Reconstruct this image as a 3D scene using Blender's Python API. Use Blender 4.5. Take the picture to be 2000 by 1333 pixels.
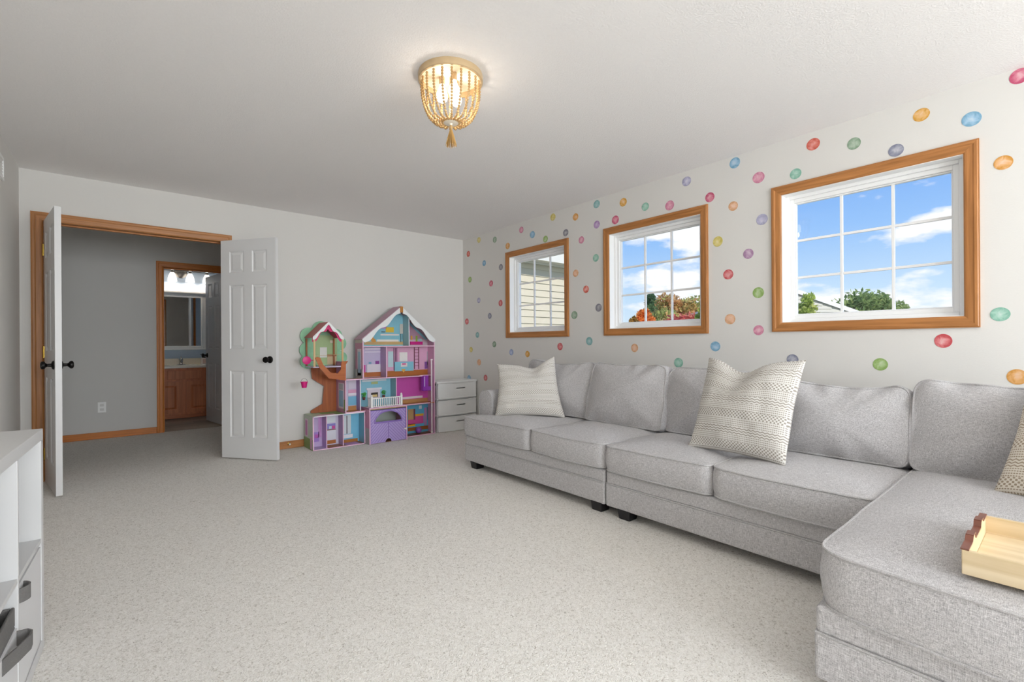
import bpy, bmesh, math, random
import numpy as np
from mathutils import Vector, Matrix, noise

scene = bpy.context.scene
for o in list(bpy.data.objects):
    bpy.data.objects.remove(o)
col = scene.collection
R = math.radians
def LS(a, b, n): return [a + (b - a) * i / (n - 1) for i in range(n)]

# ------------------------------------------------------------------ camera
FPX, YAW, ROLL, CY, CAMZ = 919.566, .696107, -.00655487, 672.633, 1.0575
fw = np.array([math.sin(YAW), math.cos(YAW), 0.0])
r0 = np.array([math.cos(YAW), -math.sin(YAW), 0.0]); u0 = np.array([0, 0, 1.0])
rt = r0 * math.cos(ROLL) + u0 * math.sin(ROLL)
up = -r0 * math.sin(ROLL) + u0 * math.cos(ROLL)
cam_d = bpy.data.cameras.new('camera'); cam = bpy.data.objects.new('camera', cam_d); col.objects.link(cam)
cam.matrix_world = Matrix(((rt[0], up[0], -fw[0], 0), (rt[1], up[1], -fw[1], 0), (rt[2], up[2], -fw[2], CAMZ), (0, 0, 0, 1)))
cam_d.sensor_width = 36; cam_d.lens = FPX / 2000 * 36; cam_d.shift_y = (CY - 666.5) / 2000
cam_d.clip_start = .02; cam_d.clip_end = 500
scene.camera = cam
vs = scene.view_settings
vs.view_transform = 'Standard'; vs.look = 'None'; vs.gamma = 1; vs.exposure = 0.34; vs.use_curve_mapping = False
scene.cycles.diffuse_bounces = 8; scene.cycles.max_bounces = 16; scene.cycles.transparent_max_bounces = 16

def P(x, y, X=None, Y=None, Z=None):
    """photo pixel -> point on a plane of the room"""
    d = fw * FPX + rt * (x - 1000) - up * (y - CY)
    if X is not None: t = X / d[0]
    elif Y is not None: t = Y / d[1]
    else: t = (Z - CAMZ) / d[2]
    return Vector((t * d[0], t * d[1], CAMZ + t * d[2]))

# ------------------------------------------------------------------ world: blue sky with cumulus
def hexc(h):
    h = h.lstrip('#'); c = [int(h[i:i + 2], 16) / 255 for i in (0, 2, 4)]
    return tuple((v / 12.92 if v <= .04045 else ((v + .055) / 1.055) ** 2.4) for v in c) + (1,)

world = bpy.data.worlds.new('sky'); scene.world = world; world.use_nodes = True
nt = world.node_tree; nt.nodes.clear(); N = nt.nodes.new; L = nt.links.new
out = N('ShaderNodeOutputWorld'); bg = N('ShaderNodeBackground'); bg.inputs[1].default_value = 0.9
tc = N('ShaderNodeTexCoord'); sep = N('ShaderNodeSeparateXYZ'); L(tc.outputs['Generated'], sep.inputs[0])
rmp = N('ShaderNodeValToRGB'); L(sep.outputs[2], rmp.inputs[0])
e = rmp.color_ramp.elements
e[0].position = 0.0; e[0].color = hexc('#dbeaf4')
e[1].position = 0.5; e[1].color = hexc('#4f8ee2')
for p_, c_ in ((.09, '#bfdcf6'), (.2, '#8fbdf3'), (.33, '#659de8')):
    q = e.new(p_); q.color = hexc(c_)
mp = N('ShaderNodeMapping'); mp.inputs['Scale'].default_value = (1, 1, 2.6); mp.inputs['Location'].default_value = (3.1, .7, .2)
L(tc.outputs['Generated'], mp.inputs[0])
ns = N('ShaderNodeTexNoise'); ns.inputs['Scale'].default_value = 4.2; ns.inputs['Detail'].default_value = 8; ns.inputs['Roughness'].default_value = .52
L(mp.outputs[0], ns.inputs[0])
cr = N('ShaderNodeValToRGB'); cr.color_ramp.elements[0].position = .55; cr.color_ramp.elements[1].position = .61
L(ns.outputs[0], cr.inputs[0])
mx = N('ShaderNodeMix'); mx.data_type = 'RGBA'; mx.inputs[7].default_value = (.93, .95, .98, 1)
L(cr.outputs[0], mx.inputs[0]); L(rmp.outputs[0], mx.inputs[6]); L(mx.outputs[2], bg.inputs[0]); L(bg.outputs[0], out.inputs[0])

def light(name, kind, loc, power, rot=(0, 0, 0), size=None, size_y=None, color=(1, 1, 1), radius=None):
    d = bpy.data.lights.new(name, kind); d.energy = power; d.color = color
    if kind == 'AREA':
        d.size = size
        if size_y: d.shape = 'RECTANGLE'; d.size_y = size_y
    if radius is not None: d.shadow_soft_size = radius
    o = bpy.data.objects.new(name, d); col.objects.link(o); o.location = loc; o.rotation_euler = rot
    return o
sun = light('sun_offscreen', 'SUN', (0, 0, 20), 2.8, color=(1, .96, .9)); sun.data.angle = R(1)
sun.rotation_euler = Vector((-.34, -.72, .60)).to_track_quat('Z', 'Y').to_euler()
# daylight entering by the wide window of the wall behind the camera, placed just outside its frame
light('window_rear_offscreen', 'AREA', (1.46, -3.80, 1.45), 182, (R(90), 0, 0), 3.4, 1.6, (.92, .965, 1))

# ------------------------------------------------------------------ dimensions (metres)
XL, XR, YB, YR, ZC = -.582, 3.508, 5.2, -3.6, 2.44      # room
YH, YW = 7.2, 8.95                                       # hall wall, bathroom wall

# ------------------------------------------------------------------ materials
MATS = {}
def mat(name, hx, rough=.6, metal=0, var=.06, vscale=8, bump=0, bscale=200, spec=.5, sheen=0, stretch=(1, 1, 1), detail=3):
    if name in MATS: return MATS[name]
    m = bpy.data.materials.new(name); m.use_nodes = True; nt = m.node_tree
    b = nt.nodes['Principled BSDF']; N = nt.nodes.new; L = nt.links.new
    c = hexc(hx) if isinstance(hx, str) else hx
    b.inputs['Roughness'].default_value = rough; b.inputs['Metallic'].default_value = metal
    b.inputs['Specular IOR Level'].default_value = spec
    if sheen: b.inputs['Sheen Weight'].default_value = sheen
    tc = N('ShaderNodeTexCoord'); mp = N('ShaderNodeMapping'); mp.inputs['Scale'].default_value = stretch
    L(tc.outputs['Object'], mp.inputs[0])
    n = N('ShaderNodeTexNoise'); n.inputs['Scale'].default_value = vscale; n.inputs['Detail'].default_value = detail
    L(mp.outputs[0], n.inputs[0])
    mx = N('ShaderNodeMix'); mx.data_type = 'RGBA'
    mx.inputs[6].default_value = tuple(max(0, v * (1 - var)) for v in c[:3]) + (1,)
    mx.inputs[7].default_value = tuple(min(1, v * (1 + var)) for v in c[:3]) + (1,)
    L(n.outputs[0], mx.inputs[0]); L(mx.outputs[2], b.inputs['Base Color'])
    if bump:
        n2 = N('ShaderNodeTexNoise'); n2.inputs['Scale'].default_value = bscale; n2.inputs['Detail'].default_value = 2
        L(mp.outputs[0], n2.inputs[0])
        bp = N('ShaderNodeBump'); bp.inputs['Strength'].default_value = bump; bp.inputs['Distance'].default_value = .004
        L(n2.outputs[0], bp.inputs['Height']); L(bp.outputs[0], b.inputs['Normal'])
    MATS[name] = m
    return m

def wood(name, hx, dark, axis, scale=9, rough=.42):
    """straight grain along one axis"""
    if name in MATS: return MATS[name]
    m = bpy.data.materials.new(name); m.use_nodes = True; nt = m.node_tree
    b = nt.nodes['Principled BSDF']; N = nt.nodes.new; L = nt.links.new
    tc = N('ShaderNodeTexCoord'); mp = N('ShaderNodeMapping'); s = [scale] * 3; s[axis] = scale * .05
    mp.inputs['Scale'].default_value = s; L(tc.outputs['Object'], mp.inputs[0])
    n = N('ShaderNodeTexNoise'); n.inputs['Scale'].default_value = 6; n.inputs['Detail'].default_value = 6; n.inputs['Distortion'].default_value = .6
    L(mp.outputs[0], n.inputs[0])
    cr = N('ShaderNodeValToRGB'); cr.color_ramp.elements[0].position = .33; cr.color_ramp.elements[1].position = .66
    cr.color_ramp.elements[0].color = hexc(dark); cr.color_ramp.elements[1].color = hexc(hx)
    L(n.outputs[0], cr.inputs[0]); L(cr.outputs[0], b.inputs['Base Color'])
    b.inputs['Roughness'].default_value = rough
    MATS[name] = m
    return m

def emis(name, hx, strength):
    m = bpy.data.materials.new(name); m.use_nodes = True; b = m.node_tree.nodes['Principled BSDF']
    b.inputs['Base Color'].default_value = hexc(hx); b.inputs['Emission Color'].default_value = hexc(hx); b.inputs['Emission Strength'].default_value = strength
    MATS[name] = m
    return m

wall_m = mat('wall_paint', '#dcdad6', .85, var=.015, vscale=2, bump=.12, bscale=120, spec=.2)
hall_m = mat('hall_paint', '#d4d3d0', .85, var=.015, vscale=2, bump=.1, bscale=120, spec=.2)
bath_m = mat('bath_paint', '#bccbdb', .8, var=.015, vscale=2, bump=.1, bscale=120, spec=.2)
trimw_m = mat('white_vinyl', '#f3f3f2', .35, var=.01, vscale=3)
door_m = mat('door_white', '#e2e2e2', .42, var=.012, vscale=3)
woodX, woodY, woodZ = (wood('oak_' + a, '#be8047', '#9e6733', i) for i, a in enumerate('xyz'))
oakX2, oakZ2 = wood('orange_oak_x', '#d37f2a', '#b9691c', 0), wood('orange_oak_z', '#d37f2a', '#b9691c', 2)
blackm = mat('black_bronze', '#1d1b1a', .38, .6, var=.1, vscale=40)
brass = mat('brass', '#b3923f', .3, 1, var=.1, vscale=40)
chrome = mat('chrome', '#c9c6c2', .16, 1, var=.04, vscale=20)
white_lam = mat('white_laminate', '#d2d2d2', .4, var=.012, vscale=4)
white_pl = mat('white_plastic', '#eceeee', .4, var=.012, vscale=6)

def ceiling_mat():
    m = mat('ceiling_texture', '#efedec', .9, var=.02, vscale=60, spec=.1)
    nt = m.node_tree; N = nt.nodes.new; L = nt.links.new; b = nt.nodes['Principled BSDF']
    tc = N('ShaderNodeTexCoord'); n = N('ShaderNodeTexNoise'); n.inputs['Scale'].default_value = 115; n.inputs['Detail'].default_value = 3
    L(tc.outputs['Object'], n.inputs[0])
    cr = N('ShaderNodeValToRGB'); cr.color_ramp.elements[0].position = .42; cr.color_ramp.elements[1].position = .62; L(n.outputs[0], cr.inputs[0])
    bp = N('ShaderNodeBump'); bp.inputs['Strength'].default_value = .22; bp.inputs['Distance'].default_value = .004
    L(cr.outputs[0], bp.inputs['Height']); L(bp.outputs[0], b.inputs['Normal'])
    return m
ceil_m = ceiling_mat()

def carpet_mat():
    m = bpy.data.materials.new('carpet'); m.use_nodes = True; nt = m.node_tree; MATS['carpet'] = m
    b = nt.nodes['Principled BSDF']; N = nt.nodes.new; L = nt.links.new
    b.inputs['Roughness'].default_value = 1; b.inputs['Specular IOR Level'].default_value = .05
    tc = N('ShaderNodeTexCoord')
    n = N('ShaderNodeTexNoise'); n.inputs['Scale'].default_value = 105; n.inputs['Detail'].default_value = 3; n.inputs['Roughness'].default_value = .6; n.inputs['Distortion'].default_value = 1.4
    L(tc.outputs['Object'], n.inputs[0])
    cr = N('ShaderNodeValToRGB'); el = cr.color_ramp.elements
    el[0].position = .30; el[0].color = hexc('#bab3aa'); el[1].position = .60; el[1].color = hexc('#faf7f2')
    q = el.new(.42); q.color = hexc('#e9e5de'); L(n.outputs[0], cr.inputs[0])
    L(cr.outputs[0], b.inputs['Base Color'])
    bp = N('ShaderNodeBump'); bp.inputs['Strength'].default_value = .8; bp.inputs['Distance'].default_value = .008
    L(n.outputs[0], bp.inputs['Height']); L(bp.outputs[0], b.inputs['Normal'])
    return m
carpet_m = carpet_mat()

def fabric_mat(name, c0, c1):
    m = bpy.data.materials.new(name); m.use_nodes = True; nt = m.node_tree; MATS[name] = m
    b = nt.nodes['Principled BSDF']; N = nt.nodes.new; L = nt.links.new
    b.inputs['Roughness'].default_value = .95; b.inputs['Specular IOR Level'].default_value = .12; b.inputs['Sheen Weight'].default_value = .12
    tc = N('ShaderNodeTexCoord'); fs = []
    for s in ((60, 640, 640), (640, 60, 640), (640, 640, 60)):
        mp = N('ShaderNodeMapping'); mp.inputs['Scale'].default_value = s; L(tc.outputs['Object'], mp.inputs[0])
        n = N('ShaderNodeTexNoise'); n.inputs['Scale'].default_value = 1; n.inputs['Detail'].default_value = 2; L(mp.outputs[0], n.inputs[0]); fs.append(n)
    a = N('ShaderNodeMath'); a.operation = 'ADD'; L(fs[0].outputs[0], a.inputs[0]); L(fs[1].outputs[0], a.inputs[1])
    a2 = N('ShaderNodeMath'); a2.operation = 'ADD'; L(a.outputs[0], a2.inputs[0]); L(fs[2].outputs[0], a2.inputs[1])
    mr = N('ShaderNodeMapRange'); mr.inputs[1].default_value = 1.12; mr.inputs[2].default_value = 1.88; L(a2.outputs[0], mr.inputs[0])
    mx = N('ShaderNodeMix'); mx.data_type = 'RGBA'; mx.inputs[6].default_value = hexc(c0); mx.inputs[7].default_value = hexc(c1)
    L(mr.outputs[0], mx.inputs[0]); L(mx.outputs[2], b.inputs['Base Color'])
    bp = N('ShaderNodeBump'); bp.inputs['Strength'].default_value = .3; bp.inputs['Distance'].default_value = .002
    L(mr.outputs[0], bp.inputs['Height']); L(bp.outputs[0], b.inputs['Normal'])
    return m
sofa_m = fabric_mat('sofa_tweed', '#918f91', '#e0dedf')
pipe_m = fabric_mat('sofa_piping', '#9a9899', '#d2d0d1')

glass_m = bpy.data.materials.new('window_glass'); glass_m.use_nodes = True
nt = glass_m.node_tree; nt.nodes.clear(); N = nt.nodes.new; L = nt.links.new
o_ = N('ShaderNodeOutputMaterial'); ms = N('ShaderNodeMixShader'); tr = N('ShaderNodeBsdfTransparent'); gl = N('ShaderNodeBsdfGlossy'); gl.inputs['Roughness'].default_value = .02
ms.inputs[0].default_value = .035; L(tr.outputs[0], ms.inputs[1]); L(gl.outputs[0], ms.inputs[2]); L(ms.outputs[0], o_.inputs[0])
mirror_m = mat('mirror_glass', '#eef2f4', .02, 1, var=.0)

# ------------------------------------------------------------------ mesh helpers
WM = {}
class MB:
    def __init__(s): s.v = []; s.f = []; s.uv = None
    def add(s, vs, fs):
        b = len(s.v); s.v += [Vector(p) for p in vs]; s.f += [tuple(i + b for i in f) for f in fs]; return s
    def box(s, x0, x1, y0, y1, z0, z1):
        v = [(x, y, z) for x in (x0, x1) for y in (y0, y1) for z in (z0, z1)]
        return s.add(v, [(0, 1, 3, 2), (4, 6, 7, 5), (0, 4, 5, 1), (2, 3, 7, 6), (0, 2, 6, 4), (1, 5, 7, 3)])
    def obox(s, o, ax, ay, az, x0, x1, y0, y1, z0, z1):
        b = len(s.v); s.box(x0, x1, y0, y1, z0, z1)
        o, ax, ay, az = map(Vector, (o, ax, ay, az))
        for i in range(b, len(s.v)): p = s.v[i]; s.v[i] = o + ax * p.x + ay * p.y + az * p.z
        return s
    def prism(s, poly, fn, d0, d1):
        """polygon (a,b) extruded; fn(a,b,d)->xyz"""
        n = len(poly); b = len(s.v)
        s.v += [Vector(fn(a, c, d0)) for a, c in poly] + [Vector(fn(a, c, d1)) for a, c in poly]
        s.f += [tuple(range(b, b + n))[::-1], tuple(range(b + n, b + 2 * n))]
        s.f += [(b + i, b + (i + 1) % n, b + n + (i + 1) % n, b + n + i) for i in range(n)]
        return s
    def tube(s, pts, r, n=8, closed=False):
        pts = [Vector(p) for p in pts]; m = len(pts); b = len(s.v); prev = None
        for i, p in enumerate(pts):
            if closed: t = pts[(i + 1) % m] - pts[i - 1]
            else: t = pts[min(i + 1, m - 1)] - pts[max(i - 1, 0)]
            t.normalize()
            if prev is None:
                a = Vector((0, 0, 1)) if abs(t.z) < .9 else Vector((1, 0, 0)); x = t.cross(a).normalized()
            else:
                x = (prev - t * prev.dot(t)).normalized()
            prev = x; y = t.cross(x); rr = r[i] if isinstance(r, (list, tuple)) else r
            s.v += [p + (x * math.cos(2 * math.pi * k / n) + y * math.sin(2 * math.pi * k / n)) * rr for k in range(n)]
        for i in range(m if closed else m - 1):
            for k in range(n):
                j = (i + 1) % m
                s.f.append((b + i * n + k, b + i * n + (k + 1) % n, b + j * n + (k + 1) % n, b + j * n + k))
        if not closed:
            s.f.append(tuple(b + k for k in range(n))[::-1]); s.f.append(tuple(b + (m - 1) * n + k for k in range(n)))
        return s
    def lathe(s, prof, n=24, o=(0, 0, 0), ax=(0, 0, 1)):
        """profile (r,h) spun round axis ax through o"""
        az = Vector(ax).normalized(); a = Vector((1, 0, 0)) if abs(az.x) < .9 else Vector((0, 1, 0))
        x = az.cross(a).normalized(); y = az.cross(x); o = Vector(o); b = len(s.v)
        for r, h in prof:
            s.v += [o + az * h + (x * math.cos(2 * math.pi * k / n) + y * math.sin(2 * math.pi * k / n)) * r for k in range(n)]
        for i in range(len(prof) - 1):
            for k in range(n):
                s.f.append((b + i * n + k, b + i * n + (k + 1) % n, b + (i + 1) * n + (k + 1) % n, b + (i + 1) * n + k))
        if prof[0][0] > 1e-6: s.f.append(tuple(b + k for k in range(n))[::-1])
        if prof[-1][0] > 1e-6: s.f.append(tuple(b + (len(prof) - 1) * n + k for k in range(n)))
        return s
    def sphere(s, c, r, nu=10, nv=6, sc=(1, 1, 1)):
        b = len(s.v); c = Vector(c)
        s.v.append(c + Vector((0, 0, r * sc[2])))
        for i in range(1, nv):
            t = math.pi * i / nv
            for k in range(nu):
                p = 2 * math.pi * k / nu
                s.v.append(c + Vector((r * sc[0] * math.sin(t) * math.cos(p), r * sc[1] * math.sin(t) * math.sin(p), r * sc[2] * math.cos(t))))
        s.v.append(c - Vector((0, 0, r * sc[2]))); e = len(s.v) - 1
        for k in range(nu):
            s.f.append((b, b + 1 + k, b + 1 + (k + 1) % nu)); q = b + 1 + (nv - 2) * nu
            s.f.append((q + (k + 1) % nu, q + k, e))
        for i in range(nv - 2):
            for k in range(nu):
                q = b + 1 + i * nu
                s.f.append((q + k, q + nu + k, q + nu + (k + 1) % nu, q + (k + 1) % nu))
        return s
    def mesh(s, name, m, smooth=False):
        me = bpy.data.meshes.new(name); me.from_pydata([tuple(p) for p in s.v], [], s.f)
        bm = bmesh.new(); bm.from_mesh(me); bmesh.ops.recalc_face_normals(bm, faces=bm.faces); bm.to_mesh(me); bm.free()
        if s.uv:
            ul = me.uv_layers.new(name='UVMap')
            for lp in me.loops: ul.data[lp.index].uv = s.uv[lp.vertex_index]
        if m: me.materials.append(m)
        if smooth:
            for p in me.polygons: p.use_smooth = True
            me.set_sharp_from_angle(angle=R(38))
        return me
    def obj(s, name, m, parent=None, smooth=False, bevel=0, kind=None, label=None, cat=None, group=None, seg=2, local=False):
        base = Vector((0, 0, 0))
        if parent is None and not local:
            lo = [min(p[i] for p in s.v) for i in range(3)]; hi = [max(p[i] for p in s.v) for i in range(3)]
            base = Vector(((lo[0] + hi[0]) / 2, (lo[1] + hi[1]) / 2, lo[2])); s.v = [p - base for p in s.v]
        o = bpy.data.objects.new(name, s.mesh(name, m, smooth)); col.objects.link(o); o.location = base
        if parent is not None:
            o.parent = parent
            if not local and parent.name in WM: o.matrix_parent_inverse = WM[parent.name].inverted()
            if not local and parent.parent is None and parent.type == 'MESH':
                o.matrix_parent_inverse = Matrix.Translation(parent.location).inverted()
        if bevel:
            bv = o.modifiers.new('bevel', 'BEVEL'); bv.width = bevel; bv.segments = seg; bv.limit_method = 'ANGLE'; bv.angle_limit = R(40)
        return tag(o, label, cat, group, kind)

def tag(o, label=None, cat=None, group=None, kind=None):
    for k, v in (('label', label), ('category', cat), ('group', group), ('kind', kind)):
        if v: o[k] = v
    return o
def thing(name, label, cat, loc, rz=0, group=None, kind=None):
    o = bpy.data.objects.new(name, None); col.objects.link(o); o.location = loc; o.rotation_euler = (0, 0, rz); o.empty_display_size = .05
    WM[o.name] = Matrix.Translation(Vector(loc)) @ Matrix.Rotation(rz, 4, 'Z')
    return tag(o, label, cat, group, kind)
def bx(name, m, parent, *c, bevel=.002, **k):
    return MB().box(*c).obj(name, m, parent, bevel=bevel, **k)
def inst(src, parent, loc=(0, 0, 0), rz=0):
    c = src.copy(); col.objects.link(c); c.parent = parent; c.matrix_parent_inverse = Matrix.Identity(4); c.location = loc; c.rotation_euler = (0, 0, rz)
    return c
def struct(name, mb, m, label, cat, bevel=0): return mb.obj(name, m, None, kind='structure', label=label, cat=cat, bevel=bevel)

def round_poly(pts, rad, n=120):
    """rounded polygon resampled to about n points (ccw)"""
    out = []; m = len(pts)
    for i in range(m):
        p = Vector(pts[i]).to_2d(); a = Vector(pts[i - 1]).to_2d(); b = Vector(pts[(i + 1) % m]).to_2d()
        r = rad[i] if isinstance(rad, (list, tuple)) else rad
        d1 = (a - p).normalized(); d2 = (b - p).normalized()
        p1 = p + d1 * r; p2 = p + d2 * r
        for t in [k / 8 for k in range(9)]: out.append((1 - t) ** 2 * p1 + 2 * t * (1 - t) * p + t * t * p2)
    q = out + [out[0]]; ln = [0]
    for i in range(len(q) - 1): ln.append(ln[-1] + (q[i + 1] - q[i]).length)
    res = []; j = 0
    for k in range(n):
        s = ln[-1] * k / n
        while ln[j + 1] < s: j += 1
        t = (s - ln[j]) / max(1e-9, ln[j + 1] - ln[j]); res.append(q[j].lerp(q[j + 1], t))
    return res
def normals2(pl):
    n = len(pl); res = []
    ar = sum(pl[i].x * pl[(i + 1) % n].y - pl[(i + 1) % n].x * pl[i].y for i in range(n)); sg = 1 if ar > 0 else -1
    for i in range(n):
        t = (pl[(i + 1) % n] - pl[i - 1]).normalized(); res.append(Vector((t.y, -t.x)) * sg)
    return res
def cushion(pl, ctr, z0, z1, crown_b, crown_t, bulge, fn, disp=None):
    """closed cushion lofted from a plan outline; fn(a,b,c)->xyz"""
    mb = MB(); nr = normals2(pl); n = len(pl); ctr = Vector(ctr); rings = []
    sc = [.12, .3, .5, .68, .82, .92, .975]
    for s in sc: rings.append([(ctr + (p - ctr) * s, z0 - crown_b * (1 - s ** 2.2)) for p in pl])
    H = z1 - z0
    for t in (0, .06, .2, .4, .6, .8, .94, 1):
        rings.append([(p + nr[i] * (bulge * math.sin(math.pi * t)), z0 + H * t) for i, p in enumerate(pl)])
    for s in sc[::-1]: rings.append([(ctr + (p - ctr) * s, z1 + crown_t * (1 - s ** 2.2)) for p in pl])
    vs = []
    for rg in rings: vs += [(p.x, p.y, c) for p, c in rg]
    vs += [(ctr.x, ctr.y, z0 - crown_b), (ctr.x, ctr.y, z1 + crown_t)]
    fs = [(i * n + k, i * n + (k + 1) % n, (i + 1) * n + (k + 1) % n, (i + 1) * n + k) for i in range(len(rings) - 1) for k in range(n)]
    e = len(vs) - 2; q = (len(rings) - 1) * n
    fs += [(e, (k + 1) % n, k) for k in range(n)] + [(e + 1, q + k, q + (k + 1) % n) for k in range(n)]
    if disp: vs = [disp(*v) for v in vs]
    mb.add([fn(*v) for v in vs], fs)
    return mb
def piping(pl, z, fn, r=.0045, disp=None, off=.002):
    nr = normals2(pl); pts = [(p.x + nr[i].x * off, p.y + nr[i].y * off, z) for i, p in enumerate(pl)]
    if disp: pts = [disp(*p) for p in pts]
    return MB().tube([fn(*p) for p in pts], r, 6, True)
ident = lambda a, b, c: (a, b, c)

# ================================================================== THE SETTING
T = .12
struct('floor', MB().box(XL - .9, XR + T, YR - T, YH + .02, -.12, 0), carpet_m, 'beige plush carpet covering the playroom and hall floor', 'floor')
struct('ceiling', MB().box(XL - T, XR + T, YR - T, YB + T, ZC, ZC + .12), ceil_m, 'white knockdown textured ceiling with a beaded lamp', 'ceiling')
struct('wall_left', MB().box(XL - T, XL, YR - T, YB + T, 0, ZC), wall_m, 'plain white wall behind the white cube shelf', 'wall')
# back wall with the double door opening
DX0, DX1, DZ = -.452, .772, 2.05
w = MB().box(XL - T, DX0 - .02, YB, YB + T, 0, ZC).box(DX1 + .02, XR + T, YB, YB + T, 0, ZC).box(DX0 - .02, DX1 + .02, YB, YB + T, DZ + .02, ZC)
struct('wall_back', w, wall_m, 'white wall behind the dollhouse with a double door opening', 'wall')
# window wall
WIN = [(3.290, 4.296), (1.819, 2.839), (.322, 1.356)]; WZ0, WZ1 = 1.131, 2.132; CW = .062
w = MB(); ys = [YR - T]
for a, b in WIN[::-1]: ys += [a + CW, b - CW]
ys.append(YB + T)
for i in range(0, len(ys), 2): w.box(XR, XR + .15, ys[i], ys[i + 1], 0, ZC)
for a, b in WIN: w.box(XR, XR + .15, a + CW, b - CW, 0, WZ0 + CW).box(XR, XR + .15, a + CW, b - CW, WZ1 - CW, ZC)
struct('wall_right', w, wall_m, 'white wall with three windows and coloured dots', 'wall')
# rear wall (behind the camera) with a wide window
w = MB().box(XL, -.24, YR - T, YR, 0, ZC).box(3.16, XR, YR - T, YR, 0, ZC).box(-.24, 3.16, YR - T, YR, 0, .65).box(-.24, 3.16, YR - T, YR, 2.25, ZC)
struct('wall_rear', w, wall_m, 'white wall with a wide window opposite the double doors', 'wall')
struct('sun_block_roof', MB().box(XL - 1, XR + .15, YR - 2.6, YR - T, 2.32, 2.42), trimw_m, 'added white roof slab blocking the sun outside the wide rear window', 'roof')  # unseen roof, added to keep the sun out of the rear window
# hall and bathroom shell
struct('wall_hall_left', MB().box(XL - .9, XL - .78, YB + T, YH, 0, ZC), hall_m, 'grey hall wall beyond the double doors', 'wall')
struct('wall_hall_right', MB().box(2.2, 2.32, YB + T, YH, 0, ZC), hall_m, 'grey hall end wall past the bathroom', 'wall')
struct('ceiling_hall', MB().box(XL - .9, 2.32, YB + T, YH + T, ZC, ZC + .12), ceil_m, 'white ceiling of the hall', 'ceiling')
struct('wall_hall_front', MB().box(XL - .9, XL - T, YB, YB + T, 0, ZC), hall_m, 'hall side of the wall by the double doors', 'wall')
BX0, BX1, BZ = .426, 1.092, 2.035
w = MB().box(XL - .9, BX0 - .015, YH, YH + .06, 0, ZC).box(BX1 + .015, 2.32, YH, YH + .06, 0, ZC).box(BX0 - .015, BX1 + .015, YH, YH + .06, BZ + .015, ZC)
struct('wall_hall', w, hall_m, 'plain grey hall wall holding the outlet and bathroom doorway', 'wall')
w = MB().box(-.7, BX0 - .015, YH + .06, YH + T, 0, ZC).box(BX1 + .015, 1.6, YH + .06, YH + T, 0, ZC).box(BX0 - .015, BX1 + .015, YH + .06, YH + T, BZ + .015, ZC)
struct('wall_bath_front', w, bath_m, 'pale blue bathroom wall around its doorway', 'wall')
struct('wall_bath_back', MB().box(-.7, 1.6, YW, YW + .1, 0, ZC), bath_m, 'pale blue bathroom wall holding the framed mirror', 'wall')
struct('wall_bath_left', MB().box(-.8, -.7, YH + .06, YW + .1, 0, ZC), bath_m, 'pale blue side wall of the bathroom left of the vanity', 'wall')
struct('wall_bath_right', MB().box(1.6, 1.7, YH + .06, YW + .1, 0, ZC), bath_m, 'pale blue side wall of the bathroom behind its door', 'wall')
struct('ceiling_bath', MB().box(-.8, 1.7, YH + T, YW + .1, ZC, ZC + .1), ceil_m, 'white bathroom ceiling', 'ceiling')
# bathroom floor planks
fb = thing('floor_bath', 'grey-brown vinyl plank floor of the bathroom', 'floor', (.4, YH + .02, -.12), kind='structure')
MB().box(-.7, 1.6, YH + .02, YW, -.12, -.004).obj('subfloor', mat('subfloor', '#6f675d', .8), fb)
plk = [wood('vinyl_%d' % i, a, b, 0, 5, .5) for i, (a, b) in enumerate((('#a99e90', '#8d8275'), ('#b5aa9b', '#9b9082'), ('#9d9386', '#83796d')))]
random.seed(4)
y = YH + .022; row = 0
while y < YW - .001:
    y1 = min(y + .15, YW); x = -.7 - (row % 3) * .3
    while x < 1.6:
        x0, x1 = max(x, -.7), min(x + .9, 1.6)
        if x1 - x0 > .02: MB().box(x0 + .001, x1 - .001, y + .001, y1 - .001, -.004, .001).obj('plank', random.choice(plk), fb)
        x += .9
    y += .15; row += 1
# baseboards
BH = .075
def base(name, label, *c, m=woodX): struct(name, MB().box(*c), m, label, 'baseboard', bevel=.004)
base('baseboard_back', 'oak baseboard behind the dollhouse', DX1 + .075, XR, YB - .014, YB, 0, BH)
base('baseboard_right', 'oak baseboard behind the sofa under the windows', XR - .014, XR, YR, YB - .015, 0, BH, m=woodY)
base('baseboard_left', 'oak baseboard behind the white cube shelf', XL, XL + .014, YR, YB - .001, 0, BH, m=woodY)
base('baseboard_hall', 'oak baseboard along the grey hall wall', XL - .78, BX0 - .071, YH - .014, YH, 0, BH, m=oakX2)
base('baseboard_bath', 'oak baseboard along the grey hall wall past the bathroom doorway', BX1 + .071, 2.2, YH - .014, YH, 0, BH)

# door casings: profiled boards mitred round the openings, with jambs and stop
def casing_piece(parent, name, m, a, b, width, miter, axis_out, inward, thick=.017):
    """board from a to b (inner edge), width in direction `inward`*-1, mitred by `miter` at both ends"""
    a, b, inn, ao = map(Vector, (a, b, inward, axis_out)); d = (b - a).normalized()
    prof = [(0, .35), (.10, .62), (.22, .72), (.58, .78), (.68, .98), (.86, 1.0), (.93, .80), (1, .80)]
    vs = []; n = len(prof)
    for end, sg, mt in ((a, -1, miter[0]), (b, 1, miter[1])):
        for u, h in prof + [(1, 0), (0, 0)]:
            vs.append(end - inn * (u * width) + d * (sg * u * width * mt) + ao * (h * thick))
    k = n + 2
    fs = [(i, (i + 1) % k, k + (i + 1) % k, k + i) for i in range(k)] + [tuple(range(k))[::-1], tuple(range(k, 2 * k))]
    return MB().add(vs, fs).obj(name, m, parent)
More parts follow.
